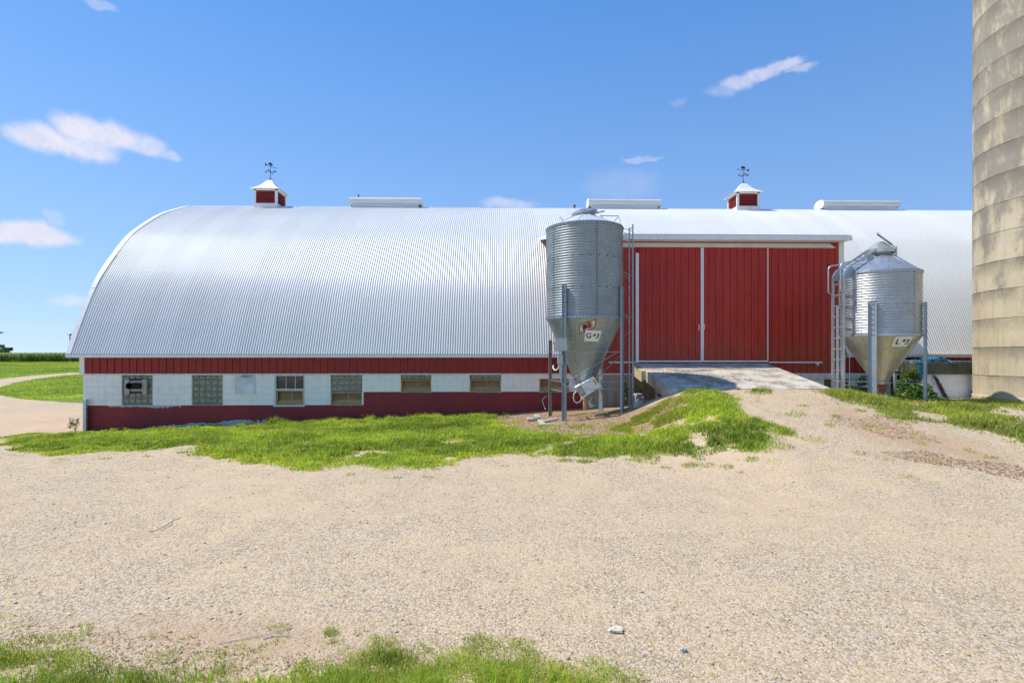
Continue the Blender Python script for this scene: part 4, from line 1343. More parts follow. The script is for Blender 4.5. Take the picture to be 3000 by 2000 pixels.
mb.beam(q(.90, -.25, ZT1 + .37), q(.98, -.28, ZT1 + .06), .035, .012)
mb.beam(q(.42, -.2, zk), q(.58, -.2, zk - .16), .03, .012)
mb.beam(q(.76, -.2, ZT1 + .18), q(.88, -.25, ZT1 + .33), .025, .012)
mb.beam(q(.33, .0, zk + .02), q(.45, -.1, zk - .04), .03, .012)
mb.build('roof_handrail', M['galv_new'], b1)
mb = MB()
mb.beam(q(-.66, .1, zk + .02), q(-.50, .0, ZT1 + .20), .035, .02)
mb.beam(q(-.46, -.1, zk - .11), q(-.38, -.1, zk - .05), .07, .05)
mb.tube([q(-.66, .1, zk + .04), q(-.70, .12, zk + .02)], .018, 6)
mb.build('opener_lever', M['galv_leg'], b1)
# legs
def leg_thing(parent, c, r, phs, ztop, mat, w=.115, foot=None):
    for ph in phs:
        x, y = c[0] + (r + .012) * sin(ph), c[1] - (r + .012) * cos(ph)
        g = gz(x, y)
        mb = MB(); channel(mb, x, y, g - .03, ztop, ph, w, .06)
        mb.box(x - .10, x + .10, y - .10, y + .10, g - .02, g + .012)
        mb.mi = 1; bp = []
        z = ztop - .05
        while z > ZB_cur:
            for du in (-.02, .025):
                bp.append(((x + du * cos(ph) + .008 * sin(ph), y + du * sin(ph) - .008 * cos(ph), z), (sin(ph), -cos(ph), 0)))
            z -= .13
        bolts(mb, bp, .009); mb.build('leg', [mat, M['blacktext']], parent)
ph1 = [radians(a) for a in (-37, 55, 145)]
ZB_cur = ZB1
leg_thing(b1, C1, R1 + .02, ph1, ZB1 + .83, M['galv_leg'])
px4, py4 = C1[0] + 1.08 * sin(radians(236)), C1[1] - 1.08 * cos(radians(236))
mb = MB(); mb.box(px4 - .045, px4 + .045, py4 - .05, py4 + .05, gz(px4, py4) - .05, 2.45); mb.build('wooden_post', M['pole'], b1)
LP = [(C1[0] + (R1 + .03) * sin(a), C1[1] - (R1 + .03) * cos(a)) for a in (ph1[0], ph1[1], ph1[2], radians(236))]
def strut(mb, a, b, w=.035): mb.beam(a, b, w, .012)
mb = MB()
for i, j in ((0, 1), (1, 2), (2, 3), (3, 0)):
    for z in ((2.10, 1.32, 1.12) if (i, j) == (0, 1) else (2.12, 1.3, 1.05)):
        strut(mb, (*LP[i], z), (*LP[j], z))
strut(mb, (*LP[0], 1.30), (LP[1][0] - .12, LP[1][1], 2.08), .03)
strut(mb, (*LP[1], 2.02), (LP[2][0] - .1, LP[2][1], 1.35), .025)
mb.build('braces', M['galv_leg'], b1)
# side ladder seen edge-on, with stays
lx, ly = C1[0] + R1 + .27, C1[1] + .05
mb = MB()
for dy in (-.2, .2):
    mb.beam((lx, ly + dy, .45), (lx, ly + dy, 5.62), .034, .028)
mb.build('ladder_rails', M['galv_leg'], b1)
for k in range(17):
    mb = MB(); z = .75 + k * .3; mb.tube([(lx, ly - .2, z), (lx, ly + .2, z)], .012, 6); mb.build('ladder_rung', M['galv_leg'], b1)
mb = MB()
for z in (5.42, 5.18, 4.2, 3.05):
    for dy in (-.2, .2): mb.tube([(lx, ly + dy, z), (C1[0] + R1 * .96, ly + dy * .8, z + .12)], .008, 5)
for z in (3.2, 2.7): mb.tube([(lx, ly - .2, z), (C1[0] + R1 * .9, ly, z - .25)], .006, 5)
mb.build('ladder_stays', M['galv_leg'], b1)
# signs on the cone
def cone_R(z): return rc0 + (z - zc0) * math.tan(beta)
def sign(parent, c, ph, z, R, beta_, text, w_=.40, h_=.29, ang=0., shear=0., small=None):
    vs, fs = grid_plate(w_, h_, 10, 4, shear)
    mb = MB(); mb.add(wrap(rot2(vs, ang), c, ph, R, beta_, z, .016), fs)
    sg = mb.build('sign_plate', M['sign'], parent, label='cream sign reading ' + text)
    for s, du, dv, size in small:
        vs, fs = text_geo(s, size, 0.0005, .004, .12 if s != 'G' else 0)
        vs = [(a + du + shear * dv, b + dv, c_) for a, b, c_ in vs]
        mb = MB(); mb.add(wrap(rot2(vs, ang), c, ph, R, beta_, z, .020), fs); mb.build('lettering', M['blacktext'], sg)
def cone_at(c, px, py, z0c, r0c, bt):
    """angle and height on a hopper cone for a point seen in the photograph"""
    best = None
    for i in range(400):
        ph = -1.2 + 2.4 * i / 400
        for j in range(60):
            z = z0c + 2.0 * j / 60; r_ = r0c + (z - z0c) * math.tan(bt)
            x, y = c[0] + r_ * sin(ph), c[1] - r_ * cos(ph)
            yc = x * SY + y * CY; xc_ = x * CY - y * SY
            e = (1500 + F * xc_ / yc - px) ** 2 + (HOR - F * (z - EYE) / yc - py) ** 2
            if best is None or e < best[0]: best = (e, ph, z)
    return best[1], best[2]
phg, zg = cone_at(C1, 1736, 982, zc0, rc0, beta)
sign(b1, C1, phg, zg, cone_R(zg), beta, 'G #3', .41, .31, radians(-2.5), .06, [('G', -.105, .0, .20), ('#', .035, .03, .105), ('3', .125, -.005, .185)])
phf, zfs = cone_at(C1, 1720, 955, zc0, rc0, beta)
# emblem: leaning four-sided red outline, black F, red S
def emb(c, ph, z, R, bt, pts, lift, mat, name, parent):
    mb = MB(); n = len(pts) // 2
    vs = [(u, v, 0) for u, v in pts]
    mb.add(wrap(vs, c, ph, R, bt, z, lift), [tuple(range(len(pts)))]); return mb.build(name, mat, parent)
outer = [(-.215, -.20), (-.215, .035), (-.17, .085), (-.08, .12), (.05, .16), (.215, .225), (.215, .02), (.17, -.045), (.05, -.095), (-.08, -.145)]
inner = [(-.190, -.165), (-.190, .025), (-.155, .06), (-.08, .092), (.05, .132), (.190, .188), (.190, .028), (.155, -.024), (.05, -.067), (-.08, -.118)]
vs = wrap([(u, v, 0) for u, v in outer + inner], C1, phf, cone_R(zfs), beta, zfs, .012)
fs = [(i, (i + 1) % 10, 10 + (i + 1) % 10, 10 + i) for i in range(10)]
mb = MB(); mb.add(vs, fs); em = mb.build('emblem', M['redtext'], b1, label='red outlined emblem with a black F and a red S')
M['emblemfill'] = simple('emblem_worn_white', (.62, .62, .56), .6, 0, .35, 40)
emb(C1, phf, zfs, cone_R(zfs), beta, inner, .010, M['emblemfill'], 'emblem_field', em)
for s_, du, dv, mt in (('F', -.060, -.03, M['blacktext']), ('S', .055, .035, M['redtext'])):
    vs, fs = text_geo(s_, .20, .0005, .012)
    mb = MB(); mb.add(wrap([(a * 1.05 + du, b + dv, c_) for a, b, c_ in vs], C1, phf, cone_R(zfs), beta, zfs, .018), fs)
    mb.build('lettering', mt, em)
# control box, conduit, switch
fx_, fy_ = LP[0]
bx0, bz0 = W(1627, 1027, fy_ - .14); bx1, bz1 = W(1660.5, 992, fy_ - .14)
mb = MB(); mb.box(bx0, bx1, fy_ - .14, fy_ - .02, bz0, bz1); mb.box(bx0 - .008, bx1 + .008, fy_ - .15, fy_ - .14, bz0 - .008, bz1 + .008)
cb = mb.build('control_box', M['boxgrey'], b1, bevel=.004)
mb = MB(); xk, zk2 = W(1622, 1004, fy_ - .1); mb.tube([(bx0 - .0, fy_ - .09, zk2), (xk, fy_ - .09, zk2)], .02, 8); mb.tube([(xk, fy_ - .09, zk2), (xk - .02, fy_ - .09, zk2)], .035, 8); mb.build('knob', M['tan'], cb)
sx0, sz0 = W(1634, 1067, fy_ - .12); sx1, sz1 = W(1649.5, 1040, fy_ - .12)
mb = MB(); mb.box(sx0, sx1, fy_ - .12, fy_ - .03, sz0, sz1); mb.build('switch_box', M['boxgrey'], b1, bevel=.004)
mb = MB(); PW = lambda px, py, y: (W(px, py, y)[0], y, W(px, py, y)[1])
mb.tube([PW(1642, 1066, fy_ - .09), PW(1642, 1095, fy_ - .09), PW(1643, 1115, fy_ - .1), PW(1649, 1129, fy_ - .12), PW(1662, 1132, fy_ - .14), PW(1675, 1127, fy_ - .14), PW(1686, 1121, fy_ - .12), PW(1694, 1120, fy_ - .1), PW(1703, 1124, fy_ - .1)], .014, 7)
mb.tube([PW(1640, 1028, fy_ - .07), PW(1640, 1041, fy_ - .07)], .018, 7); mb.tube([PW(1646, 1028, fy_ - .07), PW(1646, 1041, fy_ - .07)], .018, 7)
mb.build('conduit', M['galv_old'], b1, smooth=True)
mb = MB()
mb.tube([PW(1621, 1070, fy_ + .9), PW(1620, 1076, fy_ + .8), PW(1624, 1083, fy_ + .5), PW(1630, 1084, fy_ + .1), PW(1635, 1079, fy_ - .05), PW(1638, 1068, fy_ - .06)], .017, 7)
mb.tube([PW(1689, 1146, fy_ + .3), PW(1682, 1152, fy_ + .3), PW(1679.5, 1163, fy_ + .3), PW(1682, 1174, fy_ + .3), PW(1690, 1180, fy_ + .3), PW(1698, 1177, fy_ + .3), PW(1705, 1164, fy_ + .3)], .016, 7)
mb.build('flexible_hose', M['sign'], b1, smooth=True)
# motor guard box
cy_ = C1[1] - .42
Rb = Matrix.Rotation(radians(-33.5), 3, 'Y')
Rb = Matrix(((cos(radians(33)), 0, -sin(radians(33))), (0, 1, 0), (sin(radians(33)), 0, cos(radians(33)))))
cbx, cbz = W(1728, 1129, cy_)
mb = MB(); mb.obox((cbx, cy_, cbz), .42, .24, .335, Rb); mt_ = mb.build('motor_guard', M['sign'], b1, bevel=.006, label='white motor guard box tilted under the cone, with a yellow warning sticker')
cb2x, cb2z = W(1701.5, 1145, cy_)
mb = MB(); mb.obox((cb2x - .0, cy_ + .03, cb2z + .0), .155, .16, .21, Rb); mb.build('motor', M['boxgrey'], mt_, bevel=.01)
mb = MB()
for s_ in (-.150, .150):
    c_ = Vector((cb2x, cy_, cb2z)) + Rb @ Vector((-.0, 0, s_)); mb.obox(c_, .17, .24, .05, Rb)
mb.build('guard_flange', M['sign'], mt_, bevel=.006)
mb = MB(); c_ = Vector((cbx, cy_ - .124, cbz)) + Rb @ Vector((.145, 0, .02)); mb.obox(c_, .055, .006, .17, Rb); mb.build('warning_sticker', M['yellow'], mt_)
mb = MB(); c_ = Vector((cbx, cy_ - .129, cbz)) + Rb @ Vector((.158, 0, .035)); mb.obox(c_, .013, .004, .13, Rb); mb.build('sticker_print', M['blacktext'], mt_)
mb = MB(); c_ = Vector((cb2x + .01, cy_ - .056, cb2z)); mb.tube([c_, c_ - Vector((0, .03, 0))], .03, 10); mb.build('shaft_end', M['galv_new'], mt_)
# auger boot and tube
mb = MB()
mb.lathe([(.02, zc0 - .30), (.14, zc0 - .14), (rc0 + .01, zc0 + .01)], C1[0], C1[1], 24)
mb.build('transition_boot', M['galv_old'], b1, smooth=30)
ax0 = PW(1712, 1150, C1[1] - .15); ax1 = PW(1716, 1197, C1[1] - .1)
mb = MB(); mb.tube([ax0, ((ax0[0] + ax1[0]) / 2 + .0, ax0[1], (ax0[2] + ax1[2]) / 2), ax1], .07, 16); mb.tube([PW(1712.3, 1166, C1[1] - .15), PW(1712.5, 1170, C1[1] - .15)], .078, 16); mb.build('auger_tube', M['tan'], b1, smooth=40)
mb = MB()
a_ = PW(1723, 1172, C1[1] - .1); b_ = PW(1732, 1193, C1[1] - .1)
mb.beam(a_, b_, .10, .07); mb.beam(PW(1729, 1180, C1[1] - .2), PW(1734.5, 1162, C1[1] - .2), .02, .02); mb.beam(PW(1736, 1187, C1[1] - .2), PW(1750, 1187, C1[1] - .2), .014, .014)
mb.beam(PW(1726, 1176, C1[1] - .2), PW(1738, 1190, C1[1] - .2), .03, .03)
mb.build('slide_gate', M['galv_new'], b1)
# bin pad
pad = thing('concrete_pad', 'square concrete pad with rusty husks under the tall feed bin', 'concrete pad', (C1[0], C1[1], G1))
mb = MB(); mb.prism([(C1[0] - 1.32, C1[1] - 1.36), (C1[0] + .75, C1[1] - 1.30), (C1[0] + .75, C1[1] - 1.16), (C1[0] - 1.18, C1[1] - 1.22), (C1[0] - 1.2, C1[1] + .9), (C1[0] - 1.34, C1[1] + .9)], lambda p, q, t: (p, q, t), G1 - .35, G1 - .045); mb.build('pad_slab', M['pad'], pad, bevel=.02)

# ---- right bin
C2 = c2w(9.87, 14.20); R2 = .915; ZB2 = 2.54; P2 = .0672; N2 = 24; ZT2 = ZB2 + P2 * N2
G2 = gz(*C2)
b2 = thing('feed_bin', 'short bright steel feed bin marked L #3 with a ladder on its left side', 'feed bin', (C2[0], C2[1], G2), 'steel feed bins')
mb = MB(); bin_shell(mb, C2, R2, ZB2, N2, P2, .0105)
mb.mi = 1; bp = []
for ph in (-.62 - .45, .30 + .0, 1.9, 3.3):
    for k in range(N2):
        bp.append((phi_pt(C2, R2 - .004, ph, ZB2 + (k + .5) * P2), (sin(ph), -cos(ph), 0)))
for k in range(28):
    ph = -pi + 2 * pi * k / 28; bp.append((phi_pt(C2, R2 - .004, ph, ZB2 + 12 * P2 - .03), (sin(ph), -cos(ph), 0)))
bolts(mb, bp, .008)
mb.build('bin_cylinder', [M['galv_new'], M['galv_leg']], b2, smooth=50)
rim(b2, C2, ZT2, R2 + .014, 60, M['galv_new'], M['galv_leg'])
rim(b2, C2, ZB2 - .02, R2 + .010, 60, M['galv_new'], M['galv_leg'])
zc2 = 1.30; rc2 = .165; beta2 = math.atan2(R2 - rc2, ZB2 - zc2)
mb = MB(); mb.lathe([(rc2, zc2), (R2 - .005, ZB2 - .03)], C2[0], C2[1], 96)
mb.mi = 1; bp = []
for ph in (-.18 - .40, -1.22, .75, 2.2, 3.6):
    for k in range(17):
        t_ = (k + .5) / 17; bp.append((phi_pt(C2, lerp(rc2, R2, t_), ph, lerp(zc2, ZB2, t_)), (sin(ph), -cos(ph), -.3)))
bolts(mb, bp, .009)
mb.build('hopper_cone', [M['galv_cone'], M['galv_leg']], b2, smooth=30)
ph2, z2 = cone_at(C2, 2643, 998, zc2, rc2, beta2)
sign(b2, C2, ph2, z2, rc2 + (z2 - zc2) * math.tan(beta2), beta2, 'L #3', .42, .29, radians(0), .12, [('L', -.115, -.01, .21), ('#', .025, .035, .11), ('3', .12, -.01, .20)])
zk2 = ZT2 + .53
mb = MB(); mb.lathe([(R2 + .03, ZT2 + .03), (.28, zk2)], C2[0], C2[1], 96)
for k in range(10):
    ph = 2 * pi * k / 10 + .25
    mb.beam(phi_pt(C2, R2 - .02, ph, ZT2 + .055), phi_pt(C2, .29, ph, zk2 + .008), .022, .008)
mb.build('bin_roof', M['galv_new'], b2, smooth=20)
mb = MB(); mb.lathe([(.265, zk2 - .03), (.265, zk2 + .08)], C2[0], C2[1], 40); mb.build('collar', M['galv_leg'], b2, smooth=30)
mb = MB(); mb.lathe([(.345, zk2 + .05), (.35, zk2 + .14), (.335, zk2 + .15), (.10, zk2 + .36), (0.001, zk2 + .37)], C2[0], C2[1], 48)
mb.lathe([(.33, zk2 + .14), (.34, zk2 + .05)], C2[0], C2[1], 48)
mb.build('lid', M['galv_cone'], b2, smooth=30)
mb = MB(); q = lambda dx, dy, z: (C2[0] + dx, C2[1] + dy, z)
mb.beam(q(-.14, -.10, zk2 + .56), q(.20, -.18, zk2 + .26), .09, .015); mb.beam(q(.20, -.18, zk2 + .26), q(.30, -.24, zk2 + .12), .06, .015)
mb.tube([q(-.13, -.1, zk2 + .57), q(-.13, -.1, zk2 + .61)], .012, 6)
mb.beam(q(.24, -.28, zk2 + .20), q(.24, -.28, zk2 + .0), .035, .02); mb.beam(q(.31, -.15, zk2 + .02), q(.31, -.15, zk2 - .03), .08, .05)
mb.tube([q(-.14, -.10, zk2 + .55), q(-.24, -.12, zk2 + .33)], .003, 4)
mb.build('lid_flap', M['galv_new'], b2)
ph2s = [radians(a) for a in (-45, 45, 135, 225)]
ZB_cur = ZB2
leg_thing(b2, C2, R2 + .012, ph2s, ZB2 + .83, M['galv_leg'], .19)
LQ = [(C2[0] + (R2 + .03) * sin(a), C2[1] - (R2 + .03) * cos(a)) for a in ph2s]
mb = MB()
for i, j, z in ((0, 3, 1.20), (0, 3, 1.00), (1, 2, 1.35), (2, 3, 1.30), (1, 3, 1.29)):
    strut(mb, (*LQ[i], z), (*LQ[j], z), .045)
mb.build('braces', M['galv_leg'], b2)
mb = MB()
mb.lathe([(rc2 + .03, zc2 + .02), (rc2 + .03, zc2 - .05), (.19, zc2 - .06)], C2[0], C2[1], 24)
mb.build('boot_collar', M['galv_new'], b2, smooth=30)
mb = MB(); mb.lathe([(.185, zc2 - .05), (.10, zc2 - .32), (.10, zc2 - .36)], C2[0], C2[1], 4, a0=pi / 4 + .0); mb.build('boot', M['boot'], b2)
mb = MB(); mb.box(C2[0] - .14, C2[0] + .12, C2[1] - .12, C2[1] + .12, zc2 - .42, zc2 - .35); mb.tube([(C2[0], C2[1], zc2 - .4), (C2[0], C2[1], G2)], .07, 10); mb.build('auger_box', M['galv_new'], b2)
# ladder on the left side with roof rails
lx = C2[0] - R2 - .22; ya, yb = C2[1] - .22, C2[1] + .22
zl1 = ZT2 + .02
for yy in (ya, yb):
    mb = MB()
    pts = [(lx, zc2 - .45 + .18), (lx, zl1 - .05), (lx + .10, zl1 + .13), (lx + .72, zk2 + .02), (lx + .86, zk2 + .12)]
    for i in range(len(pts) - 1):
        mb.beam((pts[i][0], yy, pts[i][1]), (pts[i + 1][0], yy, pts[i + 1][1]), .05, .07 if i < 1 else .06, (0, 1, 0))
    mb.build('ladder_rail', M['galv_new'], b2)
for k in range(12):
    z = 1.03 + k * .288
    if z > zl1: break
    mb = MB(); mb.tube([(lx - .01, ya, z), (lx - .01, yb, z)], .017, 8); mb.build('ladder_rung', M['galv_new'], b2)
for k in range(4):
    t_ = (k + .6) / 4.3; x_, z_ = lerp(lx + .10, lx + .72, t_), lerp(zl1 + .13, zk2 + .02, t_)
    mb = MB(); mb.tube([(x_, ya, z_), (x_, yb, z_)], .015, 8); mb.build('ladder_rung', M['galv_new'], b2)
for yy in (ya, yb):
    yo = yy + (-.04 if yy == ya else .04)
    mb = MB(); P_ = [(lx + .06, yo, zl1 - .55), (lx - .10 + .0, yo, zl1 - .45), (lx - .10, yo, zl1 + .16)]
    for k in range(6): a_ = pi - pi / 2 * k / 5; P_.append((lx - .10 + .12 + .12 * cos(a_), yo, zl1 + .16 + .12 * sin(a_)))
    P_ += [(lx + .50, yo, zl1 + .36)]
    mb.tube(P_, .019, 8); mb.build('grab_rail', M['galv_new'], b2, smooth=True)
mb = MB()
for yy in (ya, yb):
    mb.prism([(lx, zl1 - .15), (lx + .26, zl1 - .12), (lx + .34, zl1 + .05), (lx + .22, zl1 + .22), (lx + .02, zl1 + .04)], lambda p, q_, t: (p, t, q_), yy - .004, yy + .004)
for z in (3.6, 3.25, 2.9, 2.6):
    for yy in (ya, yb): mb.beam((lx, yy, z), (lx + .28, yy, z + .02), .05, .012)
xm, zm2 = lerp(lx + .10, lx + .72, .80), lerp(zl1 + .13, zk2 + .02, .80)
mb.obox((xm + .09, ya - .05, zm2 - .05), .16, .012, .16, Matrix.Rotation(radians(-45), 3, 'Y'))
mb.build('ladder_bracket', M['galv_leg'], b2)
mb = MB(); xs_ = C2[0] - .62; mb.tube([(xs_, C2[1] + .3, 2.45), (xs_ + .0, C2[1] + .3, gz(xs_, C2[1] + .3))], .008, 5); mb.tube([(xs_, C2[1] + .3, gz(xs_, C2[1]) ), (xs_, C2[1] + .3, 1.35)], .018, 5); mb.build('opener_cable', M['galv_old'], b2)

# ------------------------------------------------------------------ stave silo
xc_s, yc_s = 15.48 * .8697, 15.48
nrm = (cos(math.atan(.8697)), -sin(math.atan(.8697)))
RS = 2.15
CS = c2w(xc_s + nrm[0] * RS, yc_s + nrm[1] * RS)
GS = gz(*CS)
SILO_REF = CS
silo = thing('silo', 'tall stained cream concrete silo with dark ring seams, cut off by the right edge', 'silo', (CS[0], CS[1], GS))
pr = []; z = GS - .3; k = 0
prof_s = [(RS + .03, GS - .4), (RS + .03, GS + .17), (RS + .002, GS + .19)]
z = GS + .19
while z < 16:
    zr_ = math.ceil((z + 10) / .765 + 1e-6 - .985 + .0) * .765 + .985 * .765 - 10 if False else z + .765
    jit = random.uniform(-.006, .006)
    prof_s += [(RS + jit * .4, (z + zr_) / 2), (RS, zr_)]
    z = zr_
mb = MB()
n = 160
vs = []; fs = []
for i, (r_, z) in enumerate(prof_s):
    for k in range(n):
        a_ = 2 * pi * k / n
        rr = r_ + .012 * mnoise.noise(Vector((sin(a_) * 3, cos(a_) * 3, z * 1.3))) + .004 * mnoise.noise(Vector((sin(a_) * 14, cos(a_) * 14, z * 6)))
        vs.append((CS[0] + rr * sin(a_), CS[1] - rr * cos(a_), z))
for i in range(len(prof_s) - 1):
    for k in range(n): fs.append((i * n + k, i * n + (k + 1) % n, (i + 1) * n + (k + 1) % n, (i + 1) * n + k))
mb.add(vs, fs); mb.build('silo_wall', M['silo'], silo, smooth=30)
mb = MB(); mb.lathe([(RS + .08, 15.9)] + [((RS + .05) * cos(pi / 2 * k / 10), 16 + 1.3 * sin(pi / 2 * k / 10)) for k in range(11)], CS[0], CS[1], 60); mb.build('dome_roof', M['galv_new'], silo, smooth=30)
mb = MB(); mb.lathe([(RS + .02, GS - .4), (RS + .75, GS - .4), (RS + .75, GS + .03), (RS + .02, GS + .05)], CS[0], CS[1], 48, a0=0); mb.build('footing', M['pad'], silo)

# ------------------------------------------------------------------ low block structure between bin and silo
lw = thing('low_block_wall', 'low white block wall under a thick dark mossy concrete slab, left of the silo', 'wall', (12.8, 15.6, .75))
yw_ = 15.25
xa, xb = WX(2700, yw_), WX(2850, yw_)
zt_, zb_ = W(2780, 1062, yw_ - .12)[1], W(2780, 1096, yw_ - .12)[1]
mb = MB(); mb.box(WX(2696, yw_ - .12), WX(2857, yw_ - .12), yw_ - .12, YW - .1, zb_, zt_)
mb.build('slab', M['mossy'], lw, bevel=.02)
mb = MB(); mb.box(xa + .0, xb - .06, yw_, YW - .12, .5, zb_ - .002)
M['wallwhite'] = simple('whitewashed_block', (.78, .81, .82), .7, 0, .14, 3, .35)
mb.build('whitewashed_wall', M['wallwhite'], lw)
xl_ = WX(2628, 15.9)
mb = MB(); mb.box(xl_, xa + .02, 15.9, YW - .1, W(2650, 1088, 15.9)[1], W(2650, 1058.5, 15.9)[1]); mb.build('side_slab', M['ledge'], lw, bevel=.02)
mb = MB(); mb.box(xl_ + .1, xa, 16.05, 16.3, .5, W(2650, 1088, 15.9)[1]); mb.build('opening_shade', M['dark'], lw)  # near-black block stands in for shade in the opening under the side slab
mb = MB(); zq = W(2650, 1095, 15.95)[1]; mb.box(xl_ - .05, xa, 15.95, 16.0, zq - .04, zq + .02); mb.box(xl_ - .05, xl_ + .03, 15.95, 16.0, .6, zq - .04); mb.build('door_frame', M['white2'], lw)
mb = MB(); zt2_ = zt_ + .0
mb.box(WX(2652, 15.8), WX(2690, 15.8), 16.2, 16.5, W(2650, 1057, 16.3)[1] - .05, W(2650, 1056, 16.3)[1] + .02); mb.box(WX(2680, 15.8), WX(2720, 15.8), 15.9, 16.3, zt_ , zt_ + .05)
mb.build('loose_board', M['white2'], lw)

# blue baler-twine netting on the slab
nt = MB(); r0 = random.Random(5)
for k in range(60):
    cx_ = r0.choice([r0.uniform(WX(2705, 15.2), WX(2765, 15.2)), r0.uniform(WX(2700, 15.2), WX(2850, 15.2))])
    cy_ = r0.uniform(15.15, 15.7); z_ = zt_ + .01
    P_ = []; a_ = r0.uniform(0, 6.3); x_, y_ = cx_, cy_
    for i in range(7):
        a_ += r0.uniform(-.9, .9); x_ += .07 * cos(a_); y_ += .05 * sin(a_); y_ = min(max(y_, 15.14), 15.9)
        hump = .15 * math.exp(-((x_ - WX(2737, 15.3)) / .28) ** 2)
        P_.append((x_, y_, z_ + r0.uniform(0, .04 + hump)))
    nt.tube(P_, r0.uniform(.006, .014), 4)
for k in range(14):   # strands hanging over the left edge
    x_ = WX(2694, 15.1) + r0.uniform(-.02, .10); P_ = [(x_, 15.11, zt_ + .02)]
    for i in range(6): P_.append((x_ + r0.uniform(-.04, .03), 15.10 - .01 * i * 0, zt_ - .09 * i + r0.uniform(-.02, .02)))
    nt.tube(P_, .008, 4)
for k in range(26):
    x_ = r0.gauss(WX(2735, 15.3), .20); y_ = r0.uniform(15.2, 15.5); s_ = r0.uniform(.05, .12)
    z_ = zt_ + .02 + .10 * math.exp(-((x_ - WX(2737, 15.3)) / .28) ** 2)
    nt.add([(x_ - s_, y_, z_ + r0.uniform(-.01, .03)), (x_, y_ - s_ * .6, z_), (x_ + s_, y_, z_ + r0.uniform(-.01, .04)), (x_, y_ + s_ * .5, z_ + .05)], [(0, 1, 2, 3)])
net = nt.build('netting', M['cloth'])
tag(net, 'tangled bright blue netting lying on the mossy slab beside the silo', 'netting')

# rusty bracket and small finds
xk, zk_ = W(2858, 1181, 14.9)
br_ = thing('angle_iron', 'rusty bent angle iron leaning at the foot of the silo', 'scrap iron', (xk, 14.9, zk_))
mb = MB(); mb.beam((xk + .02, 14.9, zk_ - .02), (xk - .03, 14.95, zk_ + .25), .07, .012); mb.beam((xk - .12, 14.9, zk_ + .22), (xk + .06, 14.9, zk_ + .26), .03, .02); mb.beam((xk + .05, 14.9, zk_ + .1), (xk + .10, 14.9, zk_ + .22), .03, .02); mb.build('iron_bar', M['rust'], br_)

# rubble by the ramp
def rubble(px, py, w_, d_, h_, y, lb, seed, ang=0., mat='rubble', name='concrete_block'):
    x, z = W(px, py, y)
    z = max(z, gz(x, y) - .02) if True else z
    r0 = random.Random(seed)
    mb = MB(); R_ = Matrix.Rotation(ang, 3, 'Z') @ Matrix.Rotation(r0.uniform(-.05, .05), 3, 'X')
    mb.obox((x, y, z + h_ / 2), w_, d_, h_, R_)
    o = mb.build(name, M[mat], None, bevel=.012)
    tag(o, lb, 'concrete block', 'broken concrete blocks beside the ramp'); return o
yb_ = 15.6
for i, (px, py, w_, h_, lb, an) in enumerate([(1876, 1172.5, .26, .085, 'broken concrete block at the bottom of the stack left of the ramp', .1), (1873, 1165, .25, .08, 'broken concrete block in the middle of the stack left of the ramp', -.15), (1869, 1156.5, .19, .075, 'broken concrete block on top of the stack left of the ramp', .2)]):
    x, z = W(px, py, yb_); mb = MB(); R_ = Matrix.Rotation(an, 3, 'Z'); mb.obox((x, yb_, z + .0), w_, .2, h_, R_)
    o = mb.build('concrete_block', M['rubble'], None, bevel=.015); tag(o, lb, 'concrete block', 'broken concrete blocks stacked left of the ramp')
x, z = W(1869, 1186, 14.0)
st = MB(); st.obox((x, 14.0, z - .05), .20, .16, .30, Matrix.Rotation(.35, 3, 'Z')); o = st.build('stump', M['woodgrey'], None, bevel=.02)
tag(o, 'short split wooden post stump in the dirt below the ramp', 'stump')
x, z = W(1912, 1180, 14.0)
st = MB(); st.obox((x, 14.0, z - .06), .30, .1, .22, Matrix.Rotation(-.1, 3, 'Z')); o = st.build('edging_block', M['rubble'], None, bevel=.02)
tag(o, 'weathered edging block half buried in the slope left of the ramp', 'concrete block')
x0_, z0_ = W(1590, 1221, 13.75); x1_, z1_ = W(1634, 1215, 14.0)
mb = MB(); mb.beam((x0_, 13.72, gz(x0_, 13.72) + .03), (x1_, 14.0, gz(x1_, 14.0) + .05), .09, .04); o = mb.build('plank', M['woodgrey'], None, bevel=.004)
tag(o, 'weathered plank lying on the pad in front of the tall feed bin', 'plank')
x, z = W(1550, 1219, 14.3)
mb = MB(); mb.tube([(x, 14.3, gz(x, 14.3) + .05), (x - .0, 14.5, gz(x, 14.5) + .05)], .045, 14, cap=False); mb.tube([(x, 14.5, gz(x, 14.5) + .05), (x, 14.3, gz(x, 14.3) + .05)], .037, 14, cap=False); o = mb.build('pipe_offcut', M['sign'], None)
tag(o, 'short white pipe offcut lying in the husks left of the tall bin', 'pipe')
x, z = W(1568, 1217, 14.3)
mb = MB(); mb.obox((x, 14.35, gz(x, 14.35) + .05), .28, .18, .06, Matrix.Rotation(.2, 3, 'Z')); mb.obox((x + .05, 14.35, gz(x, 14.35) + .10), .2, .14, .04, Matrix.Rotation(-.3, 3, 'Z')); o = mb.build('stone_slab', M['rubble'], None, bevel=.015)
tag(o, 'pair of flat grey slabs in the husks beside the bin pad', 'stone')
# bent rod against the wall
mb = MB(); mb.tube([PW(1598, 1199, 16.4), PW(1593, 1187, 16.5), PW(1589, 1174, 16.6), PW(1592, 1167, 16.6), PW(1601, 1160, 16.7)], .012, 6)
o = mb.build('bent_rod', M['white2']); tag(o, 'thin pale rod bent against the dark red wall', 'rod')
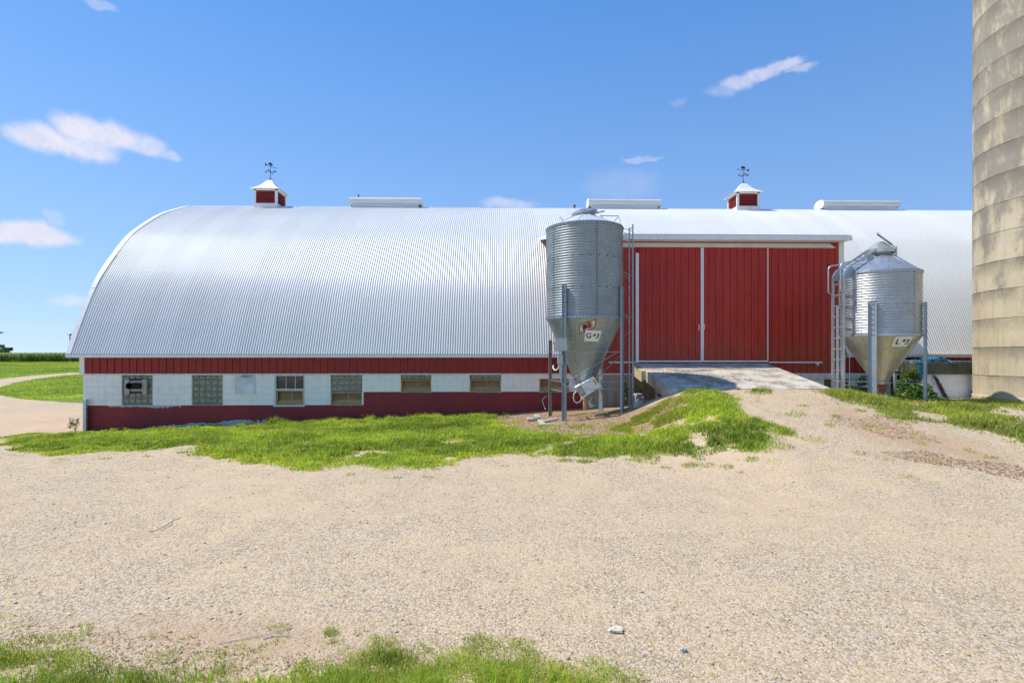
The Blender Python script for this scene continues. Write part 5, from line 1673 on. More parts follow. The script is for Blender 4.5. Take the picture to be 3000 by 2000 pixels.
# pale stone in the gravel foreground
x, y = hit(1805, 1855)
mb = MB(); M['stone'] = simple('pale_limestone', (.74, .66, .52), .9, 0, .15, 30, .5)
mb.blob((x, y, gz(x, y) + .012), .05, .036, .024, 11, .45, 12, 8); o = mb.build('stone', M['stone'], None, smooth=25)
tag(o, 'largest pale stone lying on the gravel in the foreground', 'stone')
x, y = hit(1999, 1908)
mb = MB(); mb.blob((x, y, gz(x, y) + .008), .028, .022, .022, 14, .45, 10, 7); o = mb.build('stone', M['rubble'], None, smooth=25)
tag(o, 'small blue grey stone on the foreground gravel, right of the pale stone', 'stone')

# ------------------------------------------------------------------ vegetation
def leaf_mat(name, base, trans=.42, rough=.55):
    m, t = new_mat(name)
    at = t.node('ShaderNodeAttribute', attribute_name='tint')
    c = t.mix(1., base, at.outputs['Color'], 'MULTIPLY')
    d = t.bsdf(c, rough, 0, None, .35, out=False)
    tr = t.node('ShaderNodeBsdfTranslucent'); t.put(tr.inputs[0], t.mix(1., c, (1.25, 1.2, .6), 'MULTIPLY'))
    mx = t.node('ShaderNodeMixShader'); mx.inputs[0].default_value = trans
    t.l.new(d, mx.inputs[1]); t.l.new(tr.outputs[0], mx.inputs[2])
    o = t.node('ShaderNodeOutputMaterial'); t.l.new(mx.outputs[0], o.inputs[0])
    return m
M['grass'] = leaf_mat('grass_blades', (.42, .54, .06))
M['leaf'] = leaf_mat('leaves', (.10, .19, .035), .25, .4)
M['corn'] = leaf_mat('corn_leaves', (.19, .33, .05), .25, .4)
M['straw'] = leaf_mat('straw', (.52, .38, .22), .1, .8)

def blades(name, P, H, Wd, lean, tint, mat, segs=2):
    """P (n,3) bases, bent grass blades as real strips"""
    n = len(P)
    a = rng.uniform(0, 2 * pi, n); la = rng.uniform(0, 2 * pi, n)
    side = np.stack([np.cos(a), np.sin(a), np.zeros(n)], -1)
    ld_ = np.stack([np.cos(la), np.sin(la), np.zeros(n)], -1)
    lv = []
    if segs == 2:
        for t_, wf in ((0, 1.), (.55, .8)):
            c = P + ld_ * (lean * H * t_ * t_)[:, None] + np.array([0, 0, 1.]) * (H * t_)[:, None]
            lv += [c - side * (Wd * wf / 2)[:, None], c + side * (Wd * wf / 2)[:, None]]
        tip = P + ld_ * (lean * H)[:, None] + np.array([0, 0, 1.]) * (H * (1 - .35 * lean))[:, None]
        V = np.stack(lv + [tip], 1)
        base = (np.arange(n) * 5)[:, None]
        T = np.concatenate([base + np.array([[0, 1, 3]]), base + np.array([[0, 3, 2]]), base + np.array([[2, 3, 4]])])
        k = 5
    else:
        tip = P + ld_ * (lean * H)[:, None] + np.array([0, 0, 1.]) * (H * (1 - .35 * lean))[:, None]
        V = np.stack([P - side * (Wd / 2)[:, None], P + side * (Wd / 2)[:, None], tip], 1)
        T = (np.arange(n) * 3)[:, None] + np.array([[0, 1, 2]]); k = 3
    col = np.repeat(np.concatenate([tint, np.ones((n, 1))], 1), k, 0)
    return np_mesh(name, V.reshape(-1, 3), T, mat, {'tint': col})
def gtint(x, y, n, dry=.07, seed=1):
    g = fbm(x * .8, y * .8, 30 + seed, 3)
    b = .50 + .85 * rng.random(n) + .45 * g + .22 * fbm(x * 4, y * 4, 50 + seed, 2)
    t_ = np.stack([b * (1.0 + .25 * rng.normal(0, .3, n) + .12 * g), b, b * (1 + .3 * rng.random(n))], -1)
    dr = rng.random(n) < dry
    t_[dr] = np.stack([b[dr] * 1.75, b[dr] * 1.02, b[dr] * 2.1], -1)
    return np.clip(t_, .05, 3)
def scatter(poly, n, extra=.0, edge=.25, fr=1.3, seed=0, bare=0.):
    P_ = np.array(poly); lo_, hi_ = P_.min(0) - .3, P_.max(0) + .3
    lo_[0] = max(lo_[0], -17); hi_[0] = min(hi_[0], 17.5)
    X = rng.uniform(lo_[0], hi_[0], n); Y = rng.uniform(lo_[1], hi_[1], n)
    s = strip_s(poly, X, Y, *STR['ADF'[seed - 1]][1:])
    keep = s > rng.random(n) ** 1.3 * .42 - .06
    keep &= Y < 16.78
    return X[keep], Y[keep], s[keep]

X, Y, s = scatter(A_strip, 620000, .05, .22, 1.6, 1, .62)
mfac = np.clip(sdf(mulch, X, Y) / .3 + .5, 0, 1); k_ = rng.random(len(X)) > mfac * np.where(X > 2.9, .72, .95)
X, Y, s = X[k_], Y[k_], s[k_]
n = len(X)
H = (.045 + .085 * rng.random(n) ** 1.3) * (1 + .35 * fbm(X * 1.3, Y * 1.3, 77, 3)) * np.clip(.55 + s * 1.3, .5, 1.2)
H *= 1 + .75 * fbm(X * 3.5, Y * 3.5, 88, 2)
H *= np.where((np.abs(Y - 16.2) < .6) & (X > -7), 1.5, 1); H *= np.where((Y > 15.6) & (X < -7), .6, 1)
lawn1 = blades('grass', np.stack([X, Y, ground_z(X, Y) - .004], -1), H, rng.uniform(.009, .021, n), rng.uniform(.15, .95, n), gtint(X, Y, n), M['grass'], 2)
tag(lawn1, 'bright green strip of grass along the foot of the barn', 'grass', kind='stuff')

X, Y, s = scatter(D_strip, 300000, .05, .22, 1.6, 2, .68)
n = len(X)
H = (.05 + .08 * rng.random(n)) * (1 + .4 * fbm(X * 1.3, Y * 1.3, 78, 3)) * np.clip(.6 + s * 1.2, .5, 1.2) * np.where(Y > 14.3, .5, 1) * (1 + .6 * fbm(X * 3.5, Y * 3.5, 88, 2))
g2 = blades('grass', np.stack([X, Y, ground_z(X, Y) - .004], -1), H, rng.uniform(.008, .017, n), rng.uniform(.15, .9, n), gtint(X, Y, n, .12, 2) * np.array([.9, .85, 1.]), M['grass'], 2)
tag(g2, 'green grass bank running from the ramp past the short bin to the silo', 'grass', kind='stuff')

X, Y, s = scatter(F_strip, 210000, -.10, .30, 2.6, 3, .98)
k_ = (np.abs(X) < 5.0) & (Y > 2.4); X, Y, s = X[k_], Y[k_], s[k_]
n = len(X)
H = (.03 + .06 * rng.random(n) ** 1.5) * (1 + .5 * fbm(X * 2, Y * 2, 79, 3)) * np.clip(.5 + s * 1.8, .45, 1.3)
g3 = blades('grass', np.stack([X, Y, ground_z(X, Y) - .003], -1), H, rng.uniform(.0025, .0055, n), rng.uniform(.2, 1., n), gtint(X, Y, n, .10, 3), M['grass'], 2)
tag(g3, 'grass along the near bottom edge of the gravel yard', 'grass', kind='stuff')

slope = hits([(1775, 1264), (1830, 1236), (1880, 1212), (1950, 1176), (1990, 1160), (2000, 1200), (1965, 1242), (1900, 1266)])
X = rng.uniform(2.2, 5.2, 60000); Y = rng.uniform(11.5, 14.2, 60000)
k_ = (sdf(slope, X, Y) + .3 * fbm(X * 2, Y * 2, 15, 3) > 0) & (fbm(X * 2.2, Y * 2.2, 19, 4) > -.12) & (Y < 13.4)
X, Y = X[k_], Y[k_]; n = len(X)
g4 = blades('grass', np.stack([X, Y, ground_z(X, Y) - .004], -1), rng.uniform(.03, .085, n), rng.uniform(.006, .012, n), rng.uniform(.2, 1.1, n), gtint(X, Y, n, .28, 4), M['grass'], 2)
tag(g4, 'thin grass mixed with dry straw on the slope left of the ramp', 'grass', kind='stuff')

# loose tufts in the gravel
TUFTS = [(1975, 1180, .35, 420, .10), (1940, 1205, .3, 260, .08), (1990, 1215, .3, 320, .09), (1900, 1225, .3, 260, .06), (1860, 1240, .3, 300, .06), (1960, 1235, .3, 300, .09), (1910, 1200, .25, 160, .05), (1800, 1248, .3, 240, .07), (1700, 1250, .3, 240, .07), (1600, 1250, .25, 200, .07), (1500, 1240, .3, 200, .07), (2020, 1172, .3, 360, .12), (2232, 1146, .22, 260, .13), (2222, 1150, .3, 200, .08), (2160, 1142, .08, 50, .1), (2010, 1150, .05, 30, .16), (2350, 1190, .12, 60, .06), (2215, 1280, .22, 160, .08), (2200, 1345, .12, 120, .05), (2270, 1352, .14, 50, .04),
         (2020, 1368, .13, 110, .09), (2070, 1365, .13, 70, .06), (2130, 1367, .12, 60, .07), (1945, 1370, .06, 40, .05), (1965, 1373, .05, 25, .04), (2170, 1384, .05, 25, .04), (1655, 1350, .13, 130, .07), (1712, 1354, .13, 150, .08),
         (1740, 1352, .07, 30, .05), (2330, 1215, .2, 90, .08), (2450, 1222, .12, 70, .06), (2520, 1205, .1, 50, .08), (2590, 1222, .12, 50, .05), (2840, 1322, .1, 30, .1), (2700, 1300, .12, 50, .06), (2690, 1275, .1, 40, .04), (2900, 1340, .12, 40, .06),
         (2740, 1355, .1, 30, .06), (2740, 1420, .1, 30, .04), (2590, 1345, .15, 50, .05), (2660, 1400, .15, 50, .05), (2520, 1330, .12, 40, .07), (2380, 1290, .2, 80, .07), (2290, 1310, .2, 120, .08), (2440, 1250, .15, 70, .07), (2560, 1255, .2, 90, .06),
         (540, 1325, .13, 80, .07), (310, 1345, .1, 40, .05), (175, 1348, .14, 60, .04), (430, 1338, .1, 40, .05), (1165, 1400, .08, 30, .04), (1030, 1390, .1, 40, .05), (1255, 1398, .1, 30, .05), (1480, 1365, .08, 40, .04),
         (820, 1836, .045, 40, .03), (830, 1850, .06, 50, .035), (795, 1846, .04, 30, .03), (970, 1858, .05, 130, .06), (1060, 1855, .05, 30, .04), (445, 1868, .05, 40, .03), (285, 1885, .04, 30, .03), (250, 1835, .05, 30, .05), (200, 1800, .08, 40, .02), (60, 1840, .12, 90, .03), (15, 1815, .1, 60, .04),
         (560, 1866, .05, 25, .03), (530, 1875, .07, 30, .025), (1445, 1990, .12, 260, .09), (1500, 2000, .1, 200, .10), (1380, 1960, .12, 260, .08), (1320, 1940, .10, 200, .07), (1935, 1840, .02, 10, .05), (1975, 1797, .02, 12, .03), (1960, 1945, .02, 10, .03), (2090, 1975, .02, 8, .06), (1860, 1925, .02, 10, .03),
         (1900, 1758, .02, 8, .02), (2760, 1846, .02, 8, .02), (1535, 1965, .05, 40, .09), (480, 1930, .1, 90, .06), (620, 1925, .08, 50, .05), (700, 1900, .05, 30, .05)]
PB = []; HB = []; WB = []
for (px, py, rad, cnt, hh) in TUFTS:
    x, y = hit(px, py)
    if abs(x) > 18: continue
    rr = rad * np.sqrt(rng.random(cnt)) * 1.1; aa = rng.uniform(0, 2 * pi, cnt)
    bx_ = x + rr * np.cos(aa); by_ = y + rr * np.sin(aa) * .8
    PB.append(np.stack([bx_, by_, ground_z(bx_, by_) - .003], -1)); HB.append(hh * rng.uniform(.4, 1.2, cnt)); WB.append(rng.uniform(.006, .012, cnt) * (np.clip(y / 11, .38, 1)))
# sparse seedlings all over the mound and gravel
cnt = 15000
bx_ = rng.uniform(-14, 16, cnt); by_ = rng.uniform(3.4, 14, cnt)
cl_ = fbm(bx_ * .9, by_ * .9, 17, 4)
mnd = np.clip((np.minimum(sdf([(4, 8.5), (9.5, 8.5), (15, 8), (15, 13), (4, 13.4)], bx_, by_), 1)), 0, 1)
e_ = np.clip(1 - np.abs(np.maximum.reduce([sdf(A_strip, bx_, by_), sdf(D_strip, bx_, by_)])) / .9, 0, 1)
k_ = rng.random(cnt) < (.006 + .22 * mnd * (cl_ > .08) + .32 * e_ * (cl_ > -.15))
bx_, by_ = bx_[k_], by_[k_]
for _ in range(5):
    jx = bx_ + rng.normal(0, .05, len(bx_)); jy = by_ + rng.normal(0, .05, len(bx_))
    k2 = ~((jx > xrl - .3) & (jx < xrr + .1) & (jy > 13.35))
    jx, jy = jx[k2], jy[k2]
    PB.append(np.stack([jx, jy, ground_z(jx, jy) - .003], -1)); HB.append(rng.uniform(.02, .07, len(jx))); WB.append(rng.uniform(.004, .009, len(jx)))
P_ = np.concatenate(PB); H = np.concatenate(HB); Wd = np.concatenate(WB); n = len(P_)
tf = blades('grass_tufts', P_, H, Wd, rng.uniform(.3, 1.6, n), gtint(P_[:, 0], P_[:, 1], n, .1, 5) * np.array([.85, .85, .9]), M['grass'], 2)
tag(tf, 'sparse small grass tufts and seedlings growing out of the gravel', 'grass', kind='stuff')

# longer foreground blades at the bottom edge
PB = []; HB = []
for px, cnt, hh in ((560, 5, .16), (590, 6, .15), (620, 4, .14), (760, 7, .17), (800, 5, .15), (480, 3, .12), (1210, 3, .14), (1530, 5, .15), (1000, 4, .10), (1420, 8, .12), (1250, 6, .12), (700, 6, .11), (340, 5, .10), (60, 8, .10), (140, 8, .10)):
    for _ in range(cnt):
        x, y = hit(px + rng.normal(0, 18), 2015 + rng.uniform(-25, 30)); PB.append((x, y, gz(x, y))); HB.append(hh * rng.uniform(.7, 1.1))
P_ = np.array(PB); n = len(P_)
tl = blades('tall_grass', P_, np.array(HB), rng.uniform(.006, .010, n), rng.uniform(.2, .8, n), gtint(P_[:, 0], P_[:, 1], n, 0, 6) * np.array([.8, 1., .7]), M['grass'], 2)
tag(tl, 'few longer grass blades standing up at the bottom edge of the photo', 'grass', kind='stuff')

# pebbles over the gravel
def pebbles(name, X, Y, S, label):
    n = len(X)
    base = np.array([[1, 0, 0], [.3, .95, 0], [-.8, .6, 0], [-.8, -.6, 0], [.3, -.95, 0], [.1, 0, .9], [0, 0, -.5]])
    fc = np.array([[0, 1, 5], [1, 2, 5], [2, 3, 5], [3, 4, 5], [4, 0, 5], [1, 0, 6], [2, 1, 6], [3, 2, 6], [4, 3, 6], [0, 4, 6]])
    V = np.repeat(base[None], n, 0) * rng.uniform(.6, 1.3, (n, 7, 3))
    a = rng.uniform(0, 2 * pi, n); c, s = np.cos(a)[:, None], np.sin(a)[:, None]
    x = V[..., 0] * c - V[..., 1] * s * .75; y = V[..., 0] * s + V[..., 1] * c * .75
    z = V[..., 2] * .62
    V = np.stack([x, y, z], -1) * S[:, None, None]
    V += np.stack([X, Y, ground_z(X, Y) + S * .15], -1)[:, None, :]
    T = (np.arange(n) * 7)[:, None, None] + fc[None]
    pal = np.array([[.62, .51, .36], [.54, .43, .28], [.66, .59, .48], [.47, .44, .40], [.42, .32, .22], [.58, .46, .29], [.40, .38, .35]])
    cc = pal[rng.choice(7, n, p=[.30, .25, .17, .03, .08, .16, .01])] * rng.uniform(.82, 1.1, (n, 1))
    col = np.repeat(np.concatenate([cc, np.ones((n, 1))], 1), 7, 0)
    o = np_mesh(name, V.reshape(-1, 3), T.reshape(-1, 3), M['pebble'], {'tint': col})
    return tag(o, label, 'gravel', kind='stuff')
mp_, t = new_mat('pebble_stone'); at = t.node('ShaderNodeAttribute', attribute_name='tint'); t.bsdf(t.mix(1., at.outputs['Color'], t.mr(t.noise(t.pos(), 120, 3), .3, .7, .85, 1.1), 'MULTIPLY'), .85, 0, None, .3); M['pebble'] = mp_
cnt = 150000
Yp = 2.5 + 11 * rng.random(cnt) ** 1.7; Xp = rng.uniform(-1.05, 1.1, cnt) * (Yp + .6)
gm = fbm(Xp * .5, Yp * .9, 41, 4)
k_ = rng.random(cnt) < np.clip(.45 + .9 * gm, .08, 1)
k_ &= ~((Xp > xrl - .2) & (Yp > 13.3)) & (sdf(A_strip, Xp, Yp) < .0) & (sdf(F_strip, Xp, Yp) < .25) & (sdf(D_strip, Xp, Yp) < .05)
Xp, Yp = Xp[k_], Yp[k_]
pebbles('gravel_stones', Xp, Yp, rng.uniform(.0035, .0075, len(Xp)) * np.exp(rng.normal(0, .28, len(Xp))), 'loose tan and grey gravel stones covering the yard')
Xq = rng.uniform(-12, 14, 1500); Yq = rng.uniform(2.8, 12, 1500); k_ = (sdf(A_strip, Xq, Yq) < 0)
pebbles('coarse_stones', Xq[k_], Yq[k_], rng.uniform(.011, .022, int(k_.sum())), 'scattered larger stones on the gravel yard')

# husks / straw litter as small flat chips
V = []; Fq = []
def zg(x, y): return gz(x, y)
mp = [(tuple(c), 0) for c in mulch]
def chips(region, n, size, extra=0.):
    P_ = np.array(region); lo_, hi_ = P_.min(0), P_.max(0)
    X = rng.uniform(lo_[0], hi_[0], n); Y = rng.uniform(lo_[1], hi_[1], n)
    k = sdf(region, X, Y) + .2 * fbm(X * 3, Y * 3, 55, 3) > extra
    X, Y = X[k], Y[k]; n = len(X); Z = ground_z(X, Y) + .004
    a = rng.uniform(0, pi, n); L = rng.uniform(.3, 1, n) * size; wd = L * rng.uniform(.08, .4, n); c, s = np.cos(a), np.sin(a); up = rng.uniform(0, .5, n) * L
    V = np.stack([np.stack([X + c * L, Y + s * L, Z + up], -1), np.stack([X - s * wd, Y + c * wd, Z + .3 * up], -1), np.stack([X - c * L, Y - s * L, Z], -1), np.stack([X + s * wd, Y - c * wd, Z + .3 * up], -1)], 1)
    return V.reshape(-1, 3), (np.arange(n) * 4)[:, None] + np.array([[0, 1, 2, 3]]), n
def straw(name, region, n, size, label, pal, extra=0.):
    V, Q, n = chips(region, n, size, extra)
    cc = np.array(pal)[rng.integers(0, len(pal), n)] * rng.uniform(.6, 1.3, (n, 1))
    o = np_mesh(name, V, Q, M['straw'], {'tint': np.repeat(np.concatenate([cc, np.ones((n, 1))], 1), 4, 0)})
    tag(o, label, 'litter', kind='stuff')
straw('husk_litter', mulch, 26000, .03, 'brown rotting husks spread round the tall bin and down the slope', [(.95, .85, .75), (.4, .34, .3), (1.4, 1.35, 1.2), (.16, .14, .13)])
dead = hits([(2560, 1320), (2700, 1318), (2860, 1340), (3010, 1365), (3100, 1395), (3050, 1415), (2900, 1405), (2760, 1375), (2620, 1350)])
straw('dead_stems', dead, 4200, .034, 'grey brown dead stems matted on the gravel at right', [(.55, .50, .52), (.75, .66, .66), (1., .9, .9)], .15)
dead2 = hits([(2420, 1215), (2600, 1215), (2760, 1275), (2800, 1310), (2640, 1300), (2480, 1262), (2330, 1235)])
straw('dead_stems', dead2, 2600, .035, 'thin dry stems on the gravel in front of the short bin', [(.5, .4, .33), (.8, .62, .5)], .2)
front = hits([(-100, 1800), (250, 1790), (560, 1810), (900, 1850), (1150, 1870), (1500, 1930), (1700, 1980), (1700, 2050), (-100, 2050)])
straw('dead_stems', front, 9000, .016, 'pale straw bits and dry stems along the near grass edge', [(1., .9, .8), (.5, .42, .36), (.35, .3, .28)], .25)
# twigs
for i, (pts, r_, lb) in enumerate([([(434, 1558), (455, 1557), (485, 1540), (505, 1528), (530, 1516)], .004, 'thin forked twig lying on the gravel at left'),
                                  ([(640, 1889), (720, 1880), (800, 1862), (860, 1848)], .0025, 'long thin stalk beside the near grass'),
                                  ([(770, 1875), (800, 1870), (842, 1866)], .004, 'short pale stick beside the near grass edge')]):
    mb = MB(); mb.tube([(*hit(a_, b_), gz(*hit(a_, b_)) + .008) for a_, b_ in pts], r_, 5)
    if i == 0: mb.tube([(*hit(a_, b_), gz(*hit(a_, b_)) + .008) for a_, b_ in ((505, 1528), (500, 1543), (470, 1556))], .004, 5)
    o = mb.build('twig', M['woodgrey']); tag(o, lb, 'twig')

# ---- leafy clumps
def leaf_cloud(name, centers, n, size, mat, label, cat, parent=None, tintb=1., stems=None, droop=.3):
    """many separate leaf quads through ellipsoid volumes"""
    cs = np.array([c[:3] for c in centers]); rs_ = np.array([c[3:6] for c in centers])
    wts = rs_.prod(1) ** .7; wts /= wts.sum()
    idx = rng.choice(len(cs), n, p=wts)
    d = rng.normal(0, 1, (n, 3)); d /= np.linalg.norm(d, axis=1)[:, None]
    r = rng.random(n) ** .45
    P = cs[idx] + d * rs_[idx] * r[:, None]
    u = rng.normal(0, 1, (n, 3)); u[:, 2] *= droop; u /= np.linalg.norm(u, axis=1)[:, None]
    v = np.cross(u, rng.normal(0, 1, (n, 3))); v /= np.linalg.norm(v, axis=1)[:, None]
    S = size * rng.uniform(.6, 1.3, n)
    a = P + u * S[:, None]; b = P + v * (S * .42)[:, None]; c = P - u * (S * .7)[:, None]; e = P - v * (S * .42)[:, None]
    V = np.stack([a, b, c, e], 1)
    Q = (np.arange(n) * 4)[:, None] + np.array([[0, 1, 2, 3]])
    br = tintb * rng.uniform(.65, 1.35, n)
    col = np.stack([br * rng.uniform(.8, 1.2, n), br, br * rng.uniform(.8, 1.3, n), np.ones(n)], -1)
    off = np.array(WLOC[parent.name]) if parent is not None else 0
    o = np_mesh(name, V.reshape(-1, 3) - off, Q, mat, {'tint': np.repeat(col, 4, 0)})
    if parent is not None: o.parent = parent
    if label: tag(o, label, cat)
    return o
def shrub(name, label, cat, centers, n, size, tintb=1., mat='leaf', stems=()):
    x, y = centers[0][0], centers[0][1]
    t_ = thing(name, label, cat, (x, y, gz(x, y)))
    leaf_cloud('foliage', centers, n, size, M[mat], None, None, t_, tintb)
    mb = MB(); g = gz(x, y)
    for c in centers:
        mb.tube([(x, y, g - .02), ((x + c[0]) / 2, (y + c[1]) / 2, (g + c[2]) / 2 + .05), tuple(c[:3])], .012, 5, r2=.005)
    mb.build('stem', M['mower'], t_)
    return t_
def cpx(px, py, y, rx, ry, rz):
    x, z = W(px, py, y); return (x, y, z, rx, ry, rz)
shrub('ivy_bush', 'dense green creeper bush growing against the mossy slab behind the short bin', 'bush',
      [cpx(2665, 1165, 15.2, .38, .3, .25), cpx(2655, 1130, 15.4, .28, .25, .3), cpx(2668, 1105, 15.4, .28, .22, .22), cpx(2690, 1150, 15.1, .35, .15, .3), cpx(2714, 1155, 15.0, .22, .12, .3), cpx(2720, 1175, 14.9, .3, .15, .12), cpx(2738, 1168, 15.0, .22, .1, .2), cpx(2680, 1092, 15.2, .18, .1, .12)], 2900, .055, 1.15)
shrub('ground_creeper', 'low dark creeper along the foot of the white wall beside the silo', 'plant',
      [cpx(2760, 1178, 15.0, .5, .12, .09), cpx(2800, 1182, 14.9, .35, .1, .06), cpx(2835, 1178, 14.8, .2, .1, .06)], 900, .035, .7)
shrub('dark_weeds', 'dark leafy weeds in the shade under the short bin', 'plant',
      [cpx(2628, 1160, 15.8, .3, .25, .2), cpx(2610, 1130, 16.2, .12, .15, .35), cpx(2530, 1118, 16.2, .25, .2, .2), cpx(2520, 1140, 16.2, .4, .2, .12)], 900, .05, .7)
shrub('weed', 'slender dark weed standing against the concrete behind the ladder of the tall bin', 'plant',
      [cpx(1828, 1125, 16.4, .1, .1, .14), cpx(1834, 1148, 16.4, .09, .1, .18), cpx(1832, 1175, 16.3, .12, .1, .12)], 170, .05, .55)
shrub('weed', 'dark weed clump behind the stacked blocks left of the ramp', 'plant',
      [cpx(1862, 1135, 16.3, .12, .1, .12), cpx(1868, 1142, 16.2, .16, .1, .08)], 170, .045, .55)
shrub('weed', 'small light weed hanging below the yellowish ramp kerb', 'plant', [cpx(1889, 1118, 15.3, .08, .06, .06)], 40, .04, 1.5)
shrub('weed', 'low bright green weed at the front right leg of the tall bin', 'plant', [cpx(1777, 1217, 13.9, .12, .08, .07)], 130, .03, 1.5)
shrub('weed', 'spreading green weed patch on the slope right of the tall bin', 'plant', [cpx(1845, 1214, 13.6, .3, .12, .05), cpx(1880, 1203, 13.6, .25, .1, .05), cpx(1815, 1222, 13.5, .15, .1, .04)], 420, .025, 1.5)
shrub('weed', 'light green broadleaf seedling between the legs of the short bin', 'plant', [cpx(2612, 1170, 14.9, .10, .08, .07)], 90, .03, 1.8)
# stalky weed at the barn's left corner
x, y = hit(222, 1262)
sw = thing('stalky_weed', 'stalky weed beside the metal guard at the left barn corner', 'plant', (x, y, gz(x, y)))
mb = MB(); pts_ = []
for dx, h_ in ((-.22, .42), (-.12, .40), (.0, .36), (.08, .42), (-.30, .22)):
    mb.tube([(x, y, gz(x, y)), (x + dx * .5, y, gz(x, y) + h_ * .5), (x + dx, y + .03, gz(x, y) + h_)], .006, 4); pts_.append((x + dx * .7, y, gz(x, y) + h_ * .6, .06, .05, h_ * .4))
mb.build('stem', M['mower'], sw); leaf_cloud('foliage', pts_, 200, .035, M['leaf'], None, None, sw, 1.5)
# broadleaf weeds and dandelions along the wall
for i, (px, py) in enumerate(((1085, 1222), (890, 1226), (1215, 1214), (800, 1226))):
    x, y = hit(px, py); y = min(y, 16.6)
    t_ = thing('dandelion', 'yellow dandelion on a thin stalk by the red wall, ' + ['rightmost but one of four', 'second from the left of four', 'rightmost of four', 'leftmost of four'][i], 'flower', (x, y, gz(x, y)), 'dandelions along the wall')
    hh = .17; g = gz(x, y)
    mb = MB(); mb.tube([(x, y, g), (x + .02, y, g + hh)], .004, 4); mb.build('stem', M['tan'], t_)
    mb = MB(); mb.lathe([(.001, g + hh), (.02, g + hh + .004), (.022, g + hh + .016), (.001, g + hh + .02)], x + .02, y, 8); mb.build('flower_head', M['yellow'], t_)
for i in range(26):
    pass
PB = []
cnt = 420
px_ = rng.uniform(-12.3, .3, cnt); py_ = 16.55 - rng.random(cnt) ** 1.6 * 1.4
cen = [(a_, b_, gz(a_, b_) + .05, .10, .08, .06) for a_, b_ in zip(px_[:90], py_[:90])]
cen += [(a_, b_, gz(a_, b_) + .03, .10, .09, .05) for a_, b_ in zip(rng.uniform(-11, 2, 60), rng.uniform(11, 15.5, 60)) if float(sdf(A_strip, a_, b_)) > .3]
lf_ = leaf_cloud('broadleaf_weeds', cen, 6500, .036, M['grass'], None, None, None, .95)
tag(lf_, 'broadleaf weeds mixed into the grass against the barn wall', 'weeds', kind='stuff')
# dead vine on the white wall
mb = MB(); r0 = random.Random(9)
base_ = PW(2775, 1172, yw_ - .03); topp = PW(2738, 1097, yw_ - .03)
for k in range(26):
    t0 = r0.uniform(0, .5); t1 = r0.uniform(t0 + .25, 1.0)
    P_ = []
    for i in range(6):
        t_ = lerp(t0, t1, i / 5); P_.append((lerp(base_[0], topp[0], t_) + r0.uniform(-.05, .05), yw_ - .02 - r0.uniform(0, .03), lerp(base_[2], topp[2], t_)))
    mb.tube(P_, r0.uniform(.005, .012), 4)
for k in range(60):
    t_ = r0.uniform(.0, .75); x_ = lerp(base_[0], topp[0], t_); z_ = lerp(base_[2], topp[2], t_)
    mb.tube([(x_, yw_ - .03, z_), (x_ + r0.uniform(-.12, .10), yw_ - .05, z_ + r0.uniform(-.08, .08))], .004, 4)
mb.tube([PW(2733, 1097, yw_ - .02), PW(2733, 1115, yw_ - .02), PW(2737, 1129, yw_ - .02)], .005, 4)
M['vine'] = simple('dead_vine', (.10, .055, .045), .9, 0, .3, 20)
o = mb.build('dead_vine', M['vine']); tag(o, 'dead brown vine climbing the white block wall left of the silo', 'vine')

# ------------------------------------------------------------------ far field
def fz(x, y): return gz(x, y)
# tall corn: individual stalks at the edge, merged because nobody could count them
cn = 9000
Xc = rng.uniform(-175, -84, cn); Yc = 136 + rng.random(cn) ** 1.3 * 11
Xc = np.round(Xc / .2) * .2 + rng.normal(0, .04, cn); Yc = np.round(Yc / .76) * .76
Zc = ground_z(Xc, Yc)
Vs = []; Ts = []; tn = []
hgt = rng.uniform(2.25, 2.65, cn)
for L in range(9):
    f = .12 + .80 * L / 8
    a = rng.uniform(0, 2 * pi, cn); ln_ = rng.uniform(.35, .7, cn); wd = rng.uniform(.05, .09, cn)
    c, s = np.cos(a), np.sin(a)
    z0 = Zc + hgt * f
    up = rng.uniform(.1, .35, cn)
    p0 = np.stack([Xc, Yc, z0], -1); p1 = np.stack([Xc + c * ln_ * .5 - s * wd, Yc + s * ln_ * .5 + c * wd, z0 + up], -1)
    p2 = np.stack([Xc + c * ln_, Yc + s * ln_, z0 - .05 + up * .3], -1); p3 = np.stack([Xc + c * ln_ * .5 + s * wd, Yc + s * ln_ * .5 - c * wd, z0 + up], -1)
    Vs.append(np.stack([p0, p1, p2, p3], 1).reshape(-1, 3)); b = rng.uniform(.7, 1.35, cn) * (.55 + .55 * f)
    b = rng.uniform(.35, 1.6, cn)
    tn.append(np.repeat(np.stack([b * (1.0 + .5 * (L == 8)), b, b, np.ones(cn)], -1), 4, 0))
V = np.concatenate(Vs); Q = (np.arange(len(V) // 4) * 4)[:, None] + np.array([[0, 1, 2, 3]])
corn = np_mesh('corn_field', V, Q, M['corn'], {'tint': np.concatenate(tn)})
tag(corn, 'tall green corn standing at the edge of the lawn, left', 'corn', kind='stuff')
mc, t = new_mat('corn_canopy'); p = t.pos(); nn_ = t.noise(p, .8, 5, .7)
t.bsdf(t.mix(nn_, (.06, .12, .02), (.26, .34, .07)), .8, 0, t.bump(nn_, 1., .3), .2)
xs3 = np.concatenate([np.arange(-420, -60, 2.0), np.arange(-60, 420, 12)]); ys3 = np.concatenate([np.arange(146, 200, 1.5), np.arange(200, 1600, 40)])
XX, YY = np.meshgrid(xs3, ys3); ZZ = ground_z(XX, YY) + 2.15 + .22 * vnoise(XX * 1.1, YY * 1.1, 8)
ZZ[0, :] -= 2.2
h_, w_ = XX.shape; ix = np.arange(h_ * w_).reshape(h_, w_)
Q = np.stack([ix[:-1, :-1], ix[:-1, 1:], ix[1:, 1:], ix[1:, :-1]], -1).reshape(-1, 4)
